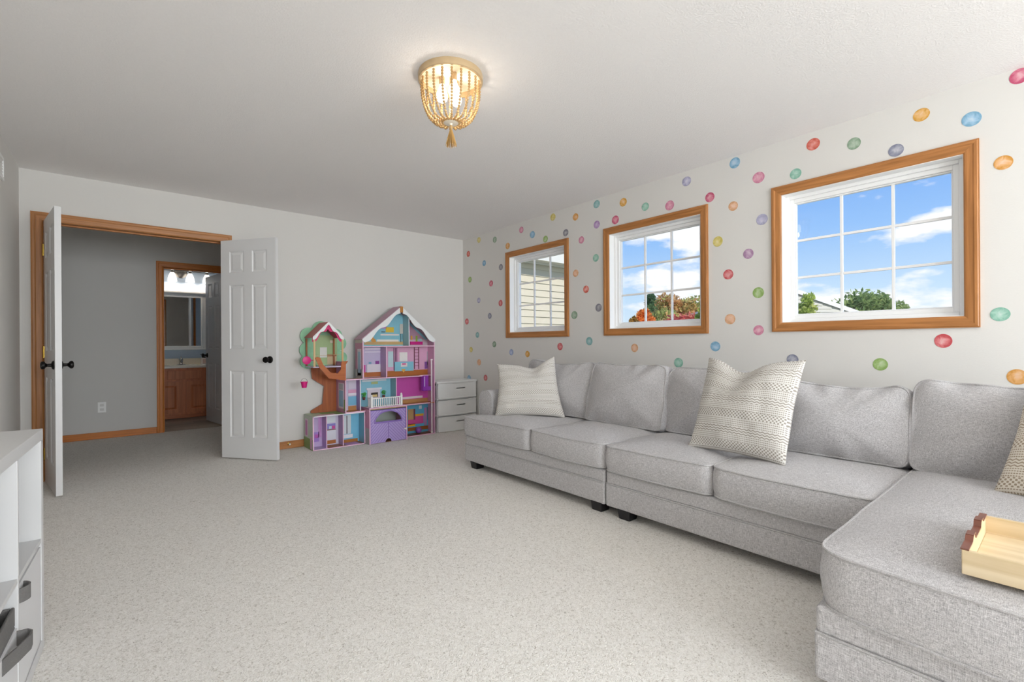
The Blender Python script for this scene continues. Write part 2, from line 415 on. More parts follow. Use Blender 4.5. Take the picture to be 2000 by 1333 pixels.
def door_trim(name, label, x0, x1, zt, yface, ydir, width, depth, woodX=woodX, woodZ=woodZ):
    t = thing(name, label, 'door trim', ((x0 + x1) / 2, yface, 0), kind='structure')
    ao = (0, ydir, 0)
    casing_piece(t, 'side_casing', woodZ, (x0, yface, 0), (x0, yface, zt), width, (0, 1), ao, (1, 0, 0))
    casing_piece(t, 'side_casing', woodZ, (x1, yface, 0), (x1, yface, zt), width, (0, 1), ao, (-1, 0, 0))
    casing_piece(t, 'head_casing', woodX, (x0, yface, zt), (x1, yface, zt), width, (1, 1), ao, (0, 0, -1))
    y0, y1 = sorted((yface, yface - ydir * depth))
    bx('jamb', woodZ, t, x0 - .02, x0, y0, y1, 0, zt); bx('jamb', woodZ, t, x1, x1 + .02, y0, y1, 0, zt)
    bx('head_jamb', woodX, t, x0 - .02, x1 + .02, y0, y1, zt, zt + .02)
    ym = (y0 + y1) / 2
    bx('door_stop', woodZ, t, x0, x0 + .011, ym - .005, ym + .03, 0, zt); bx('door_stop', woodZ, t, x1 - .011, x1, ym - .005, ym + .03, 0, zt)
    bx('door_stop', woodX, t, x0 + .011, x1 - .011, ym - .005, ym + .03, zt - .011, zt)
    return t
door_trim('trim_1', 'oak casing round the double doorway to the hall', DX0, DX1, DZ, YB, -1, .068, T)
door_trim('trim_2', 'orange-toned oak casing round the bathroom doorway', BX0, BX1, BZ, YH, -1, .07, T, oakX2, oakZ2)

# six-panel doors
def knob_on(parent, p, n):
    prof = [(.032, 0), (.032, .004), (.026, .010), (.012, .014), (.010, .034), (.016, .042), (.026, .048), (.0285, .056), (.026, .064), (.016, .069), (0, .070)]
    return MB().lathe(prof, 20, p, n).obj('knob', blackm, parent, smooth=True, local=True)
def leaf(name, label, hinge, d, length, height, th=.035, hinges=None, knob_z=.93, both=True):
    """door leaf; local x along the leaf from the hinge, local y through its thickness (front at y=0)"""
    rz = math.atan2(d[1], d[0])
    t = thing(name, label, 'door', (hinge[0], hinge[1], 0), rz, kind='structure')
    z0 = .012; k = dict(local=True)
    H = height; fx = [(.16, .425), (.575, .84)]; fz = [(1 - .95, 1 - .855), (1 - .79, 1 - .50), (1 - .395, 1 - .095)]
    fz = [(.052, .150), (.207, .500), (.600, .905)]
    MB().box(0.01, length - .01, .010, th - .010, z0 + .01, z0 + H - .01).obj('core', door_m, t, **k)
    xs = [(0, fx[0][0] * length), (fx[0][1] * length, fx[1][0] * length), (fx[1][1] * length, length)]
    for a, b in xs: MB().box(a, b, 0, th, z0, z0 + H).obj('stile', door_m, t, **k)
    zz = [z0 + H * (1 - v) for p in fz for v in p]; rails = [(zz[0], z0 + H), (zz[2], zz[1]), (zz[4], zz[3]), (z0, zz[5])]
    for a, b in fx:
        for c, e_ in rails: MB().box(a * length, b * length, 0, th, c, e_).obj('rail', door_m, t, **k)
        for p, q in ((1, 0), (3, 2), (5, 4)):
            x0, x1, c, e_ = a * length, b * length, zz[p], zz[q]
            mb = MB()
            for sg, yb0 in ((1, 0), (-1, th)):
                st = [(0, 0), (.007, .0075), (.013, .0085), (.034, .0025), (.036, .0022)]      # moulding steps: inset, depth
                vs = []
                for i_, d_ in st: vs += [(x0 + i_, yb0 + sg * d_, c + i_), (x1 - i_, yb0 + sg * d_, c + i_), (x1 - i_, yb0 + sg * d_, e_ - i_), (x0 + i_, yb0 + sg * d_, e_ - i_)]
                fs = [(j * 4 + r_, j * 4 + (r_ + 1) % 4, j * 4 + 4 + (r_ + 1) % 4, j * 4 + 4 + r_) for j in range(len(st) - 1) for r_ in range(4)] + [(16, 17, 18, 19)]
                mb.add(vs, fs)
            mb.obj('panel', door_m, t, **k)
    knob_on(t, (length - .065, 0, knob_z), (0, -1, 0))
    if both: knob_on(t, (length - .065, th, knob_z), (0, 1, 0))
    for hz in hinges or ():
        h = MB().box(-.002, .002, -.002, th * .8, hz - .044, hz + .044); h.lathe([(.006, -.046), (.006, .046)], 10, (-.004, -.004, hz))
        h.obj('hinge', brass, t, **k)
    return t
# left leaf: its hall face looks at the left wall, its edge at the camera
d1 = (Vector((-.340, 4.57)) - Vector((-.446, 5.178))).normalized()
leaf('door_1', 'white six-panel door leaf standing open edge-on beside the cube shelf', (-.446, 5.178), d1, .612, 2.035, hinges=(.22, 1.02, 1.82))
d2 = (Vector((1.103, 4.672)) - Vector((.744, 5.15))).normalized()
def flip_leaf():
    t = leaf('door_2', 'white six-panel door leaf open against the wall beside the dollhouse', (.742, 5.153), d2, .600, 2.035, both=False)
    return t
t2 = flip_leaf()
leaf('door_3', 'white six-panel bathroom door standing open past the vanity', (1.082, 7.245), Vector((-.15, .989)).normalized(), .66, 2.015)

# windows
def window(n, y0, y1, label):
    yc = (y0 + y1) / 2
    t = thing('window_%d' % n, label, 'window', (XR, yc, WZ0), kind='structure')
    a, b, z0, z1 = y0 + CW, y1 - CW, WZ0 + CW, WZ1 - CW; ao = (-1, 0, 0)
    casing_piece(t, 'casing', woodZ, (XR, a, z0), (XR, a, z1), CW, (1, 1), ao, (0, 1, 0))
    casing_piece(t, 'casing', woodZ, (XR, b, z0), (XR, b, z1), CW, (1, 1), ao, (0, -1, 0))
    casing_piece(t, 'casing', woodY, (XR, a, z1), (XR, b, z1), CW, (1, 1), ao, (0, 0, -1))
    casing_piece(t, 'casing', woodY, (XR, a, z0), (XR, b, z0), CW, (1, 1), ao, (0, 0, 1))
    def ring(name, m, inset, wd, x0, x1, bev=.003):
        A, B, C, D = a + inset, b - inset, z0 + inset, z1 - inset
        mb = MB().box(x0, x1, A, A + wd, C, D).box(x0, x1, B - wd, B, C, D).box(x0, x1, A + wd, B - wd, C, C + wd).box(x0, x1, A + wd, B - wd, D - wd, D)
        return mb.obj(name, m, t, bevel=bev)
    ring('jamb', trimw_m, -.004, .008, XR - .001, XR + .15, 0)
    ring('frame', trimw_m, .004, .022, XR + .062, XR + .149)
    ring('sash', trimw_m, .026, .026, XR + .078, XR + .135)
    ring('glazing_bead', trimw_m, .052, .008, XR + .092, XR + .12)
    A, B, C, D = a + .056, b - .056, z0 + .056, z1 - .056
    pw, ph = (B - A) / 3, (D - C) / 3
    for i in range(3):
        for j in range(3):
            MB().box(XR + .108, XR + .111, A + i * pw, A + (i + 1) * pw, C + j * ph, C + (j + 1) * ph).obj('pane', glass_m, t)
    for i in (1, 2): bx('muntin', trimw_m, t, XR + .098, XR + .116, A + i * pw - .008, A + i * pw + .008, C, D)
    for j in (1, 2): bx('muntin', trimw_m, t, XR + .099, XR + .115, A, B, C + j * ph - .008, C + j * ph + .008)
window(1, *WIN[0], 'oak-framed window looking onto beige siding')
window(2, *WIN[1], 'oak-framed window looking onto autumn trees')
window(3, *WIN[2], 'oak-framed window looking onto a neighbouring roof and open sky')
t = thing('window_4', 'wide white framed window opposite the double doors', 'window', (1.45, YR, .75), kind='structure')
mb = MB().box(-.24, 3.16, YR - .1, YR, .65, .70).box(-.24, 3.16, YR - .1, YR, 2.2, 2.25).box(-.24, -.19, YR - .1, YR, .7, 2.2).box(3.11, 3.16, YR - .1, YR, .7, 2.2)
mb.obj('frame', trimw_m, t)
for i in range(1, 3): bx('mullion', trimw_m, t, -.19 + i * 1.1 - .02, -.19 + i * 1.1 + .02, YR - .09, YR - .05, .7, 2.2)
# vent register on the left wall
t = thing('wall_vent', 'white louvred air vent high on the wall above the cube shelf', 'vent', (XL, 4.34, 2.15))
y0, y1, z0, z1 = 4.17, 4.505, 2.15, 2.30
MB().box(XL, XL + .012, y0, y1, z0, z0 + .02).box(XL, XL + .012, y0, y1, z1 - .02, z1).box(XL, XL + .012, y0, y0 + .02, z0 + .02, z1 - .02).box(XL, XL + .012, y1 - .02, y1, z0 + .02, z1 - .02).obj('frame', trimw_m, t, bevel=.002)
for i in range(6): MB().obox((XL + .005, y0 + .02, z0 + .03 + i * .018), (1, 0, .8), (0, 1, 0), (-.3, 0, 1), -.004, .005, 0, y1 - y0 - .04, -.001, .001).obj('louvre', trimw_m, t)
# outlet
t = thing('wall_outlet', 'white electrical outlet low on the grey hall wall', 'outlet', (-.151, YH, .3))
bx('cover_plate', trimw_m, t, -.188, -.114, YH - .006, YH, .30, .42)
for z in (.335, .385): bx('socket', mat('socket_white', '#dcdbd8', .4), t, -.168, -.134, YH - .008, YH - .005, z - .014, z + .014)
# spring door stop on the baseboard
t = thing('door_stop_knob', 'small brass door stop on the oak baseboard beside the dollhouse', 'door stop', (1.335, YB - .014, .05))
MB().lathe([(.011, 0), (.011, .004), (.005, .006), (.005, .04)], 12, (1.335, YB - .014, .05), (0, -1, 0)).obj('stem', brass, t, smooth=True)
MB().lathe([(.009, .038), (.011, .044), (.009, .052), (0, .054)], 12, (1.335, YB - .014, .05), (0, -1, 0)).obj('tip', mat('rubber_white', '#e9e2d2', .6), t, smooth=True)

# ================================================================== OUTSIDE
zt = P(1064, 515.5, Y=5.7).z
ws = thing('wall_siding', 'beige lap-sided house wall outside the window by the corner', 'wall', (5.5, 5.7, -3), kind='structure')
sid = mat('siding', '#ddd3b9', .6, var=.03, vscale=5); sidw = mat('soffit_white', '#ece9dc', .6, var=.02)
MB().box(XR + .16, 6.4, 5.72, 5.85, -3, zt + .3).obj('sheathing', sid, ws)
bh = .112; n = int((zt + .2) / bh)
bd = None
for i in range(24):
    zb = zt - (i + 1) * bh
    if bd is None:
        bd = MB().add([(XR + .16, 5.72, 0), (6.4, 5.72, 0), (6.4, 5.72, bh), (XR + .16, 5.72, bh), (XR + .16, 5.700, 0), (6.4, 5.700, 0), (6.4, 5.715, bh), (XR + .16, 5.715, bh)],
                      [(0, 1, 2, 3), (4, 7, 6, 5), (0, 4, 5, 1), (3, 2, 6, 7), (0, 3, 7, 4), (1, 5, 6, 2)]).obj('siding_board', sid, ws)
        bd.matrix_parent_inverse = WM[ws.name].inverted(); bd.location = (0, 0, zb)
    else:
        c = bd.copy(); col.objects.link(c); c.location = (0, 0, zb)
bx('soffit_deck', sidw, ws, XR + .16, 6.5, 5.48, 5.85, zt + .014, zt + .03)
for i in range(4): bx('soffit_board', sidw, ws, XR + .16, 6.5, 5.482 + i * .0705, 5.482 + i * .0705 + .063, zt, zt + .014, bevel=0)
bx('fascia', sidw, ws, XR + .16, 6.5, 5.45, 5.48, zt - .01, zt + .2)
MB().box(XR + .16, 6.4, 5.66, 5.70, zt - .03, zt).obj('frieze_board', sidw, ws)

struct('ground', MB().box(-60, 220, -160, 160, -3.3, -3), mat('lawn', '#8b8c72', .9, var=.2, vscale=.6), 'green lawn outside far below the windows', 'ground')
hp = []
random.seed(9)
for i in range(41):
    a = -1.2 + i * .075; hp.append((a, 6.5 + 3 * math.sin(i * .55) + 1.5 * math.sin(i * 1.3 + 2)))
mb = MB(); D = 190
vs = []
for a, h in hp: vs += [(D * math.cos(a), D * math.sin(a), -3), (D * math.cos(a), D * math.sin(a), -3 + h), ((D + 25) * math.cos(a), (D + 25) * math.sin(a), -3 + h * 1.35), ((D + 25) * math.cos(a), (D + 25) * math.sin(a), -3)]
fs = []
for i in range(40):
    b = i * 4; fs += [(b, b + 4, b + 5, b + 1), (b + 1, b + 5, b + 6, b + 2), (b + 2, b + 6, b + 7, b + 3)]
mb.add(vs, fs); struct('hills', mb, mat('far_hill', '#72805f', .9, var=.15, vscale=.05), 'low green wooded hills on the horizon', 'hill')

# neighbour's gabled house, gable end towards the window
hd = 19.0
def at_d(x, y):
    d = fw * FPX + rt * (x - 1000) - up * (y - CY); v = d / FPX * hd; return Vector((v[0], v[1], CAMZ + v[2]))
A_ = at_d(1700, 616.5); B_ = at_d(1556, 566)
e1 = Vector((A_.x - B_.x, A_.y - B_.y, 0)).normalized(); vd = Vector((B_.x, B_.y, 0)).normalized(); e2 = Vector((-e1.y, e1.x, 0))
if e2.dot(vd) < 0: e2 = -e2
wA = (A_ - B_).dot(e1); slope = (B_.z - A_.z) / wA
w0 = -.25; zr = B_.z - slope * w0; we = wA + .35; zev = B_.z - slope * we; wo = 2 * w0 - we; O = Vector((B_.x, B_.y, 0))
nb = thing('neighbour_house', 'neighbouring house with grey-beige siding and a white-edged gable roof', 'house', (B_.x, B_.y, -3))
hf = lambda a, b, d: O + e1 * a + e2 * d + Vector((0, 0, b))
gm = mat('house_siding', '#d5d1c2', .7, var=.04, vscale=2); sh_ = .4
MB().prism([(we - sh_, -3), (we - sh_, zev + slope * sh_ - .14), (w0, zr - .14), (wo + sh_, zev + slope * sh_ - .14), (wo + sh_, -3)], hf, .08, 5).obj('gable_wall', gm, nb)
for i in range(60):
    zb = -.2 + i * .13
    h1 = we - sh_; h0 = wo + sh_
    if zb + .13 > zev + slope * sh_ - .14: k = (zb + .27 - zev) / slope; h1 = we - k; h0 = wo + k
    if h1 - h0 < .3: break
    MB().add([hf(h0, zb, .08), hf(h1, zb, .08), hf(h1, zb + .13, .08), hf(h0, zb + .13, .08), hf(h0, zb, .045), hf(h1, zb, .045), hf(h1, zb + .13, .07), hf(h0, zb + .13, .07)],
             [(4, 5, 6, 7), (0, 4, 7, 3), (1, 2, 6, 5), (0, 1, 5, 4), (3, 7, 6, 2)]).obj('siding_board', gm, nb)
rm = mat('house_shingles', '#8b8984', .85, var=.12, vscale=12); fm = mat('house_fascia', '#f4f3ee', .5)
for e0 in (we, wo):
    MB().prism([(e0, zev), (w0, zr), (w0, zr - .12), (e0, zev - .12)], hf, .02, 5.3).obj('roof_slope', rm, nb)
    MB().prism([(e0, zev + .02), (w0, zr + .02), (w0, zr - .15), (e0, zev - .15)], hf, -.02, .02).obj('rake_board', fm, nb)

def leaf_mat(hx):
    nm = 'leaf_' + hx[1:]
    if nm in MATS: return MATS[nm]
    m = mat(nm, hx, .8, var=.25, vscale=2.5, spec=.1); nt = m.node_tree; b = nt.nodes['Principled BSDF']
    tl = nt.nodes.new('ShaderNodeBsdfTranslucent'); ms = nt.nodes.new('ShaderNodeMixShader'); ms.inputs[0].default_value = .45
    src = b.inputs['Base Color'].links[0].from_socket; nt.links.new(src, tl.inputs[0])
    o = next(n for n in nt.nodes if n.type == 'OUTPUT_MATERIAL')
    nt.links.new(b.outputs[0], ms.inputs[1]); nt.links.new(tl.outputs[0], ms.inputs[2]); nt.links.new(ms.outputs[0], o.inputs[0])
    return m
# trees: a trunk, boughs and a crown of loose leaves
def tree(label, base_xy, z0, z1, rx, rz, hexes, n, seed, leafsz=.14, shape='round', lean=0):
    rnd = random.Random(seed); bx_, by_ = base_xy
    t = thing('tree', label, 'tree', (bx_, by_, -3))
    bark = mat('bark', '#5a4a3c', .9, var=.2, vscale=6)
    MB().tube([(bx_, by_, -3), (bx_ + lean * .3, by_, (z0 - 3) / 2), (bx_ + lean, by_, z0 + (z1 - z0) * .75)], [.2, .16, .04], 8).obj('trunk', bark, t, smooth=True)
    mb = MB()
    for i in range(7):
        a = rnd.uniform(0, 6.28); h = rnd.uniform(.0, .5)
        s0 = Vector((bx_ + lean * .6, by_, z0 + (z1 - z0) * h)); e1 = s0 + Vector((math.cos(a) * rx * .7, math.sin(a) * rx * .7, (z1 - z0) * .3))
        mb.tube([s0, s0.lerp(e1, .5) + Vector((0, 0, .05)), e1], [.06, .04, .012], 6)
    mb.obj('bough', bark, t, smooth=True)
    mb = [MB() for _ in hexes]; zc = (z0 + z1) / 2; hz = (z1 - z0) / 2
    cl = []
    while len(cl) < 46:
        u = Vector((rnd.uniform(-1, 1), rnd.uniform(-1, 1), rnd.uniform(-1, 1)))
        if shape == 'cone': u.z = rnd.uniform(-1, 1); rr = (1 - (u.z + 1) / 2) * rnd.uniform(.4, 1); a = rnd.uniform(0, 6.28); u.x, u.y = rr * math.cos(a), rr * math.sin(a)
        elif u.length > 1 or u.length < .35: continue
        cl.append((Vector((bx_ + lean + u.x * rx * .82, by_ + u.y * rx * .82, zc + u.z * hz * .82)), rnd.uniform(.22, .36) * rx, rnd.randrange(len(hexes))))
    for i in range(n):
        c, r, k = cl[i % len(cl)]
        if rnd.random() < .25: k = rnd.randrange(len(hexes))
        u = Vector((rnd.gauss(0, 1), rnd.gauss(0, 1), rnd.gauss(0, 1))).normalized() * r * rnd.random() ** .4
        if shape == 'cone': u *= .45
        p = c + u; s = leafsz * rnd.uniform(.6, 1.2)
        a = Vector((rnd.gauss(0, 1), rnd.gauss(0, 1), rnd.gauss(0, 1))).normalized(); b = a.cross(Vector((rnd.gauss(0, 1), rnd.gauss(0, 1), rnd.gauss(0, 1)))).normalized()
        mb[k].add([p - a * s, p + b * s * .45, p + a * s, p - b * s * .45], [(0, 1, 2, 3)])
    for k, hx_ in enumerate(hexes):
        m = leaf_mat(hx_)
        mb[k].obj('foliage', m, t, kind='stuff')
def tree_px(label, px, py_top, py_bot, wpx, dist, hexes, n, seed, **k):
    v = fw * FPX + rt * (px - 1000) - up * 0; v = v / FPX
    s = dist; c = v * s; zt_ = CAMZ + (CY - (px - 1000) * .00655 - py_top) / FPX * s; zb_ = CAMZ + (CY - (px - 1000) * .00655 - py_bot) / FPX * s
    tree(label, (c[0], c[1]), zb_, zt_, wpx / FPX * s / 2, None, hexes, n, seed, **k)
tree_px('dark green conifer among the autumn trees outside', 1272, 568, 700, 104, 42, ['#6a8c66', '#5d7d5a', '#7a9868'], 8000, 1, shape='cone', leafsz=.26)
tree_px('bright orange maple beside the dark conifer', 1262, 594, 700, 50, 24, ['#ff9850', '#f7ab5e', '#f0843e'], 3400, 2, leafsz=.13)
tree_px('tall olive and rust coloured tree, broadest of the autumn trees', 1322, 560, 720, 128, 32, ['#c6c07a', '#dcc27e', '#b3ba70', '#e0b078'], 11000, 3, leafsz=.17)
tree_px('low red-leaved tree in front of the olive tree', 1334, 608, 690, 84, 17, ['#dc766a', '#d66a72', '#e69a80'], 3600, 4, leafsz=.09)
tree_px('yellow-green tree next to the red-leaved tree', 1378, 594, 690, 66, 13, ['#c6cc68', '#b0be58', '#dad478'], 3600, 5, leafsz=.07)
tree_px('small rusty brown shrub tree at the edge of the autumn trees', 1240, 614, 680, 30, 22, ['#c09548', '#d29a55', '#a08444'], 1500, 6, leafsz=.10)
tree_px('pale yellow-green young tree before the neighbouring gable', 1576, 566, 700, 72, 11.5, ['#bccc68', '#a5b956', '#d3d880'], 2400, 7, leafsz=.065)
tree_px('broad round green tree behind the neighbouring roof', 1690, 570, 720, 160, 36, ['#93a864', '#7f9a5c', '#a8b872'], 9000, 8, leafsz=.22)
tree_px('small green tree behind the end of the neighbouring roof', 1637, 574, 720, 50, 48, ['#7f9a5c', '#728c54'], 2600, 10, leafsz=.24)

# ================================================================== SECTIONAL SOFA
sofa = thing('sectional_sofa', 'long grey tweed sectional sofa with a chaise below the windows', 'sofa', (2.8, 1.6, 0))
SB0, SB1, PZ = .055, .272, .193      # base bottom, top, piping height
def sofa_base(x0, x1, y0, y1):
    b = MB().box(x0, x1, y0, y1, SB0, PZ).obj('base', sofa_m, sofa, bevel=.012, seg=3)
    MB().box(x0 + .006, x1, y0 + .003, y1 - .003, PZ - .004, SB1).obj('base_rail', sofa_m, b, bevel=.012, seg=3)
    pl = round_poly([(x0, y0), (x1, y0), (x1, y1), (x0, y1)], .014, 160)
    piping(pl, PZ, ident, .0042, off=-.002).obj('piping', pipe_m, b, smooth=True)
sofa_base(2.305, 3.30, 1.877, 3.405)
sofa_base(2.305, 3.30, .513, 1.868)
sofa_base(1.590, 3.30, -.385, .506)
legm = mat('black_leg', '#17161a', .35, var=.1, vscale=20)
def sofa_leg(x, y):
    a, b = .046, .037
    MB().add([(x - b, y - b, 0), (x + b, y - b, 0), (x + b, y + b, 0), (x - b, y + b, 0), (x - a, y - a, .06), (x + a, y - a, .06), (x + a, y + a, .06), (x - a, y + a, .06)],
             [(3, 2, 1, 0), (4, 5, 6, 7), (0, 1, 5, 4), (1, 2, 6, 5), (2, 3, 7, 6), (3, 0, 4, 7)]).obj('leg', legm, sofa, bevel=.003)
for x, y in ((2.352, 3.285), (2.352, 1.945), (2.352, 1.735), (2.352, .60), (3.22, 3.28), (3.22, 1.95), (3.22, 1.72), (3.22, .62), (1.66, .40), (1.66, -.30), (3.22, .4), (3.22, -.3)): sofa_leg(x, y)

def wr(seed, amp, sc):
    o = Vector((seed * 7.3, seed * 3.1, seed * 1.7))
    return lambda a, b, c: noise.noise(Vector((a, b, c)) * sc + o) * amp
def seat(pts, rad, ctr, seed, z0=.277, z1=.430, crown=.036, dent=None):
    pl = round_poly(pts, rad, 150); f1 = wr(seed, .006, 3.2); f2 = wr(seed + 5, .002, 14)
    def d(a, b, c):
        z = c + f1(a, b, 0) + f2(a, b, c)
        if dent and z > dent[4]:
            q = max(dent[0] - a, a - dent[1], dent[2] - b, b - dent[3], 0) / .09
            k = max(0, 1 - q); k = k * k * (3 - 2 * k); z = z * (1 - k) + dent[4] * k
        return (a + f1(a, b, c) * .6, b + f1(b, a, c) * .6, z)
    o = cushion(pl, ctr, z0, z1, .006, crown, .012, ident, d).obj('seat_cushion', sofa_m, sofa, smooth=True)
    piping(pl, z1 - .002, ident, .0046, d).obj('piping', pipe_m, o, smooth=True)
    piping(pl, z0 + .004, ident, .0046, d).obj('piping', pipe_m, o, smooth=True)
XB = 2.97
def bow(y0, y1, d=.018): return [(2.300, y0), (XB, y0), (XB, y1), (2.300, y1), (2.300 - d, (y0 + y1) / 2)]
# the first cushion is T-shaped: it wraps in front of the arm
seat([(2.292, 2.568), (XB, 2.568), (XB, 3.222), (2.452, 3.226), (2.446, 3.418), (2.300, 3.418), (2.284, 3.0)], [.05, .05, .05, .02, .03, .05, .2], (2.40, 2.92), 1)
seat(bow(1.882, 2.560), [.055, .05, .05, .05, .2], (2.6, 2.22), 2)
seat(bow(1.198, 1.868), [.045, .05, .05, .05, .2], (2.6, 1.53), 3)
seat(bow(.512, 1.190), [.03, .05, .05, .07, .2], (2.6, .85), 4)
seat([(1.575, -.235), (XB, -.235), (XB, .500), (1.600, .500), (1.545, .13)], [.07, .05, .05, .085, .3], (2.2, .13), 5, z0=.270, z1=.440, crown=.046, dent=(1.640, 2.02, -.20, .188, .4655))
# arms: a rounded board upholstered over, front arched
def arm(y0, y1, x0, x1, zt):
    w = (y1 - y0) / 2; yc = (y0 + y1) / 2; r = w; prof = [(y0 + .004, .26), (y0, zt - r * .9)]
    prof += [(yc - w * math.cos(t), zt - r * .9 + r * .9 * math.sin(t)) for t in LS(.15, math.pi - .15, 14)] + [(y1, zt - r * .9), (y1 - .004, .26)]
    mb = MB(); n = len(prof)
    xs = [(x0 - .004, .80), (x0 - .002, .93), (x0, .98), (x0 + .008, 1.0), (x1, 1.0)]
    vs = []
    for x, s in xs: vs += [(x, yc + (p - yc) * s, .26 + (q - .26) * (1 - (1 - s) * .5)) for p, q in prof]
    fs = [(i * n + k, i * n + k + 1, (i + 1) * n + k + 1, (i + 1) * n + k) for i in range(len(xs) - 1) for k in range(n - 1)]
    fs += [tuple(range(n))[::-1], tuple(range((len(xs) - 1) * n, len(xs) * n))]
    o = mb.add(vs, fs).obj('arm', sofa_m, sofa, smooth=True)
    MB().tube([(x0 + .002, yc + (p - yc) * 1.0, q) for p, q in prof], .0045, 6).obj('piping', pipe_m, o, smooth=True)
arm(3.232, 3.414, 2.47, 3.30, .655)
arm(-.41, -.24, 2.10, 3.30, .655)
# back frame
pl = [(3.13, .25), (3.11, .70), (3.135, .775), (3.20, .80), (3.275, .78), (3.305, .72), (3.305, .25)]
MB().prism(pl, lambda a, b, d: (a, d, b), -.40, 3.412).obj('back_frame', sofa_m, sofa, smooth=True, bevel=.01)

def back_cushion(y0, y1, h, x, tilt, seed, sag=.025, th=.17, z=.436, rot=0, dz=0, crease=1):
    w = y1 - y0; yc = (y0 + y1) / 2
    pl = round_poly([(-w / 2, 0), (w / 2, 0), (w / 2 - .005, h), (-w / 2 + .005, h)], [.045, .045, .085, .085], 150)
    f1 = wr(seed, .022, 3.0); f2 = wr(seed + 3, .011, 8); f3 = wr(seed + 9, .007, 20)
    def d(a, b, c):
        t = max(0, b / h)
        b2 = b - sag * t ** 3 * (1 - (2 * a / w) ** 2) + f1(a, .3, c) * .9 * t
        e = max(abs(2 * a / w), abs(2 * b / h - 1)) ** 2
        # soft diagonal creases running in from the corners
        cr = math.sin((a * .9 + b * .5) * 46 + seed) * .006 * crease * max(0, e - .35)
        return (a + f1(b, a, c) * .7, b2, c + f1(a, b, c * .3) + f2(a, b, c * .3) * (.4 + e) + f3(a * .5, b, 0) * e + cr)
    ct, st = math.cos(tilt), math.sin(tilt); cz, sz = math.cos(rot), math.sin(rot)
    def fn(a, b, c):
        X = -c * ct + b * st; Z = b * ct + c * st        # c points to the room
        return (x + X * cz - a * sz, yc + a * cz + X * sz, z + dz + Z)
    o = cushion(pl, (0, h * .5), -th / 2, th / 2, .03, .065, .012, fn, d).obj('back_cushion', sofa_m, sofa, smooth=True)
    piping(pl, th / 2 - .002, fn, .0062, d).obj('piping', pipe_m, o, smooth=True)
    piping(pl, -th / 2 + .002, fn, .0062, d).obj('piping', pipe_m, o, smooth=True)
back_cushion(2.53, 3.30, .475, 2.985, R(13), 1, sag=.045)
back_cushion(1.835, 2.53, .47, 2.945, R(13), 2, sag=.03, rot=R(-2), crease=1.6)
back_cushion(1.16, 1.83, .44, 2.985, R(12), 3, sag=.01)
back_cushion(.515, 1.15, .405, 2.975, R(12), 4, sag=.03, crease=1.6)
back_cushion(-.22, .505, .435, 2.965, R(12), 5, sag=.03, crease=1.6)

# ---------------------------------------------------------------- throw pillows
def pillow_mat(name, c0, c1):
    m = bpy.data.materials.new(name); m.use_nodes = True; nt = m.node_tree; MATS[name] = m
    b = nt.nodes['Principled BSDF']; N = nt.nodes.new; L = nt.links.new
    b.inputs['Roughness'].default_value = .95; b.inputs['Specular IOR Level'].default_value = .1
    uv = N('ShaderNodeUVMap'); uv.uv_map = 'UVMap'
    sep = N('ShaderNodeSeparateXYZ'); L(uv.outputs[0], sep.inputs[0])
    def M_(op, a, b_=None):
        n = N('ShaderNodeMath'); n.operation = op
        for i, v in enumerate((a, b_)):
            if v is None: continue
            if isinstance(v, (int, float)): n.inputs[i].default_value = v
            else: L(v, n.inputs[i])
        return n.outputs[0]
    u, v = sep.outputs[0], sep.outputs[1]
    row = M_('SINE', M_('MULTIPLY', v, 2 * math.pi * 52)); coln = M_('SINE', M_('MULTIPLY', u, 2 * math.pi * 60))
    half = M_('SINE', M_('MULTIPLY', u, 2 * math.pi * 30)); rowh = M_('SINE', M_('MULTIPLY', v, 2 * math.pi * 30))
    plain = M_('GREATER_THAN', M_('ADD', row, M_('MULTIPLY', coln, .55)), .55)     # fine rows of dashes
    dots = M_('GREATER_THAN', M_('MULTIPLY', half, rowh), .12)                    # bold checks
    zig = M_('GREATER_THAN', M_('SINE', M_('ADD', M_('MULTIPLY', v, 2 * math.pi * 40), M_('MULTIPLY', M_('PINGPONG', M_('MULTIPLY', u, 45), 1), 3.0))), .35)
    band = M_('FRACT', M_('MULTIPLY', v, 3.2))
    isd = M_('MULTIPLY', M_('GREATER_THAN', band, .12), M_('LESS_THAN', band, .36)); isz = M_('MULTIPLY', M_('GREATER_THAN', band, .60), M_('LESS_THAN', band, .84))
    isp = M_('SUBTRACT', M_('SUBTRACT', 1, isd), isz)
    f = M_('ADD', M_('ADD', M_('MULTIPLY', isd, dots), M_('MULTIPLY', isz, zig)), M_('MULTIPLY', isp, plain))
    mx = N('ShaderNodeMix'); mx.data_type = 'RGBA'; mx.inputs[6].default_value = hexc(c0); mx.inputs[7].default_value = hexc(c1); L(f, mx.inputs[0]); L(mx.outputs[2], b.inputs['Base Color'])
    bp = N('ShaderNodeBump'); bp.inputs['Strength'].default_value = .4; bp.inputs['Distance'].default_value = .003; bp.invert = True
    L(f, bp.inputs['Height']); L(bp.outputs[0], b.inputs['Normal'])
    return m
pil_m = pillow_mat('cream_weave', '#dad7d2', '#9c958c'); pil_t = pillow_mat('tan_weave', '#e0d8cb', '#a69682')
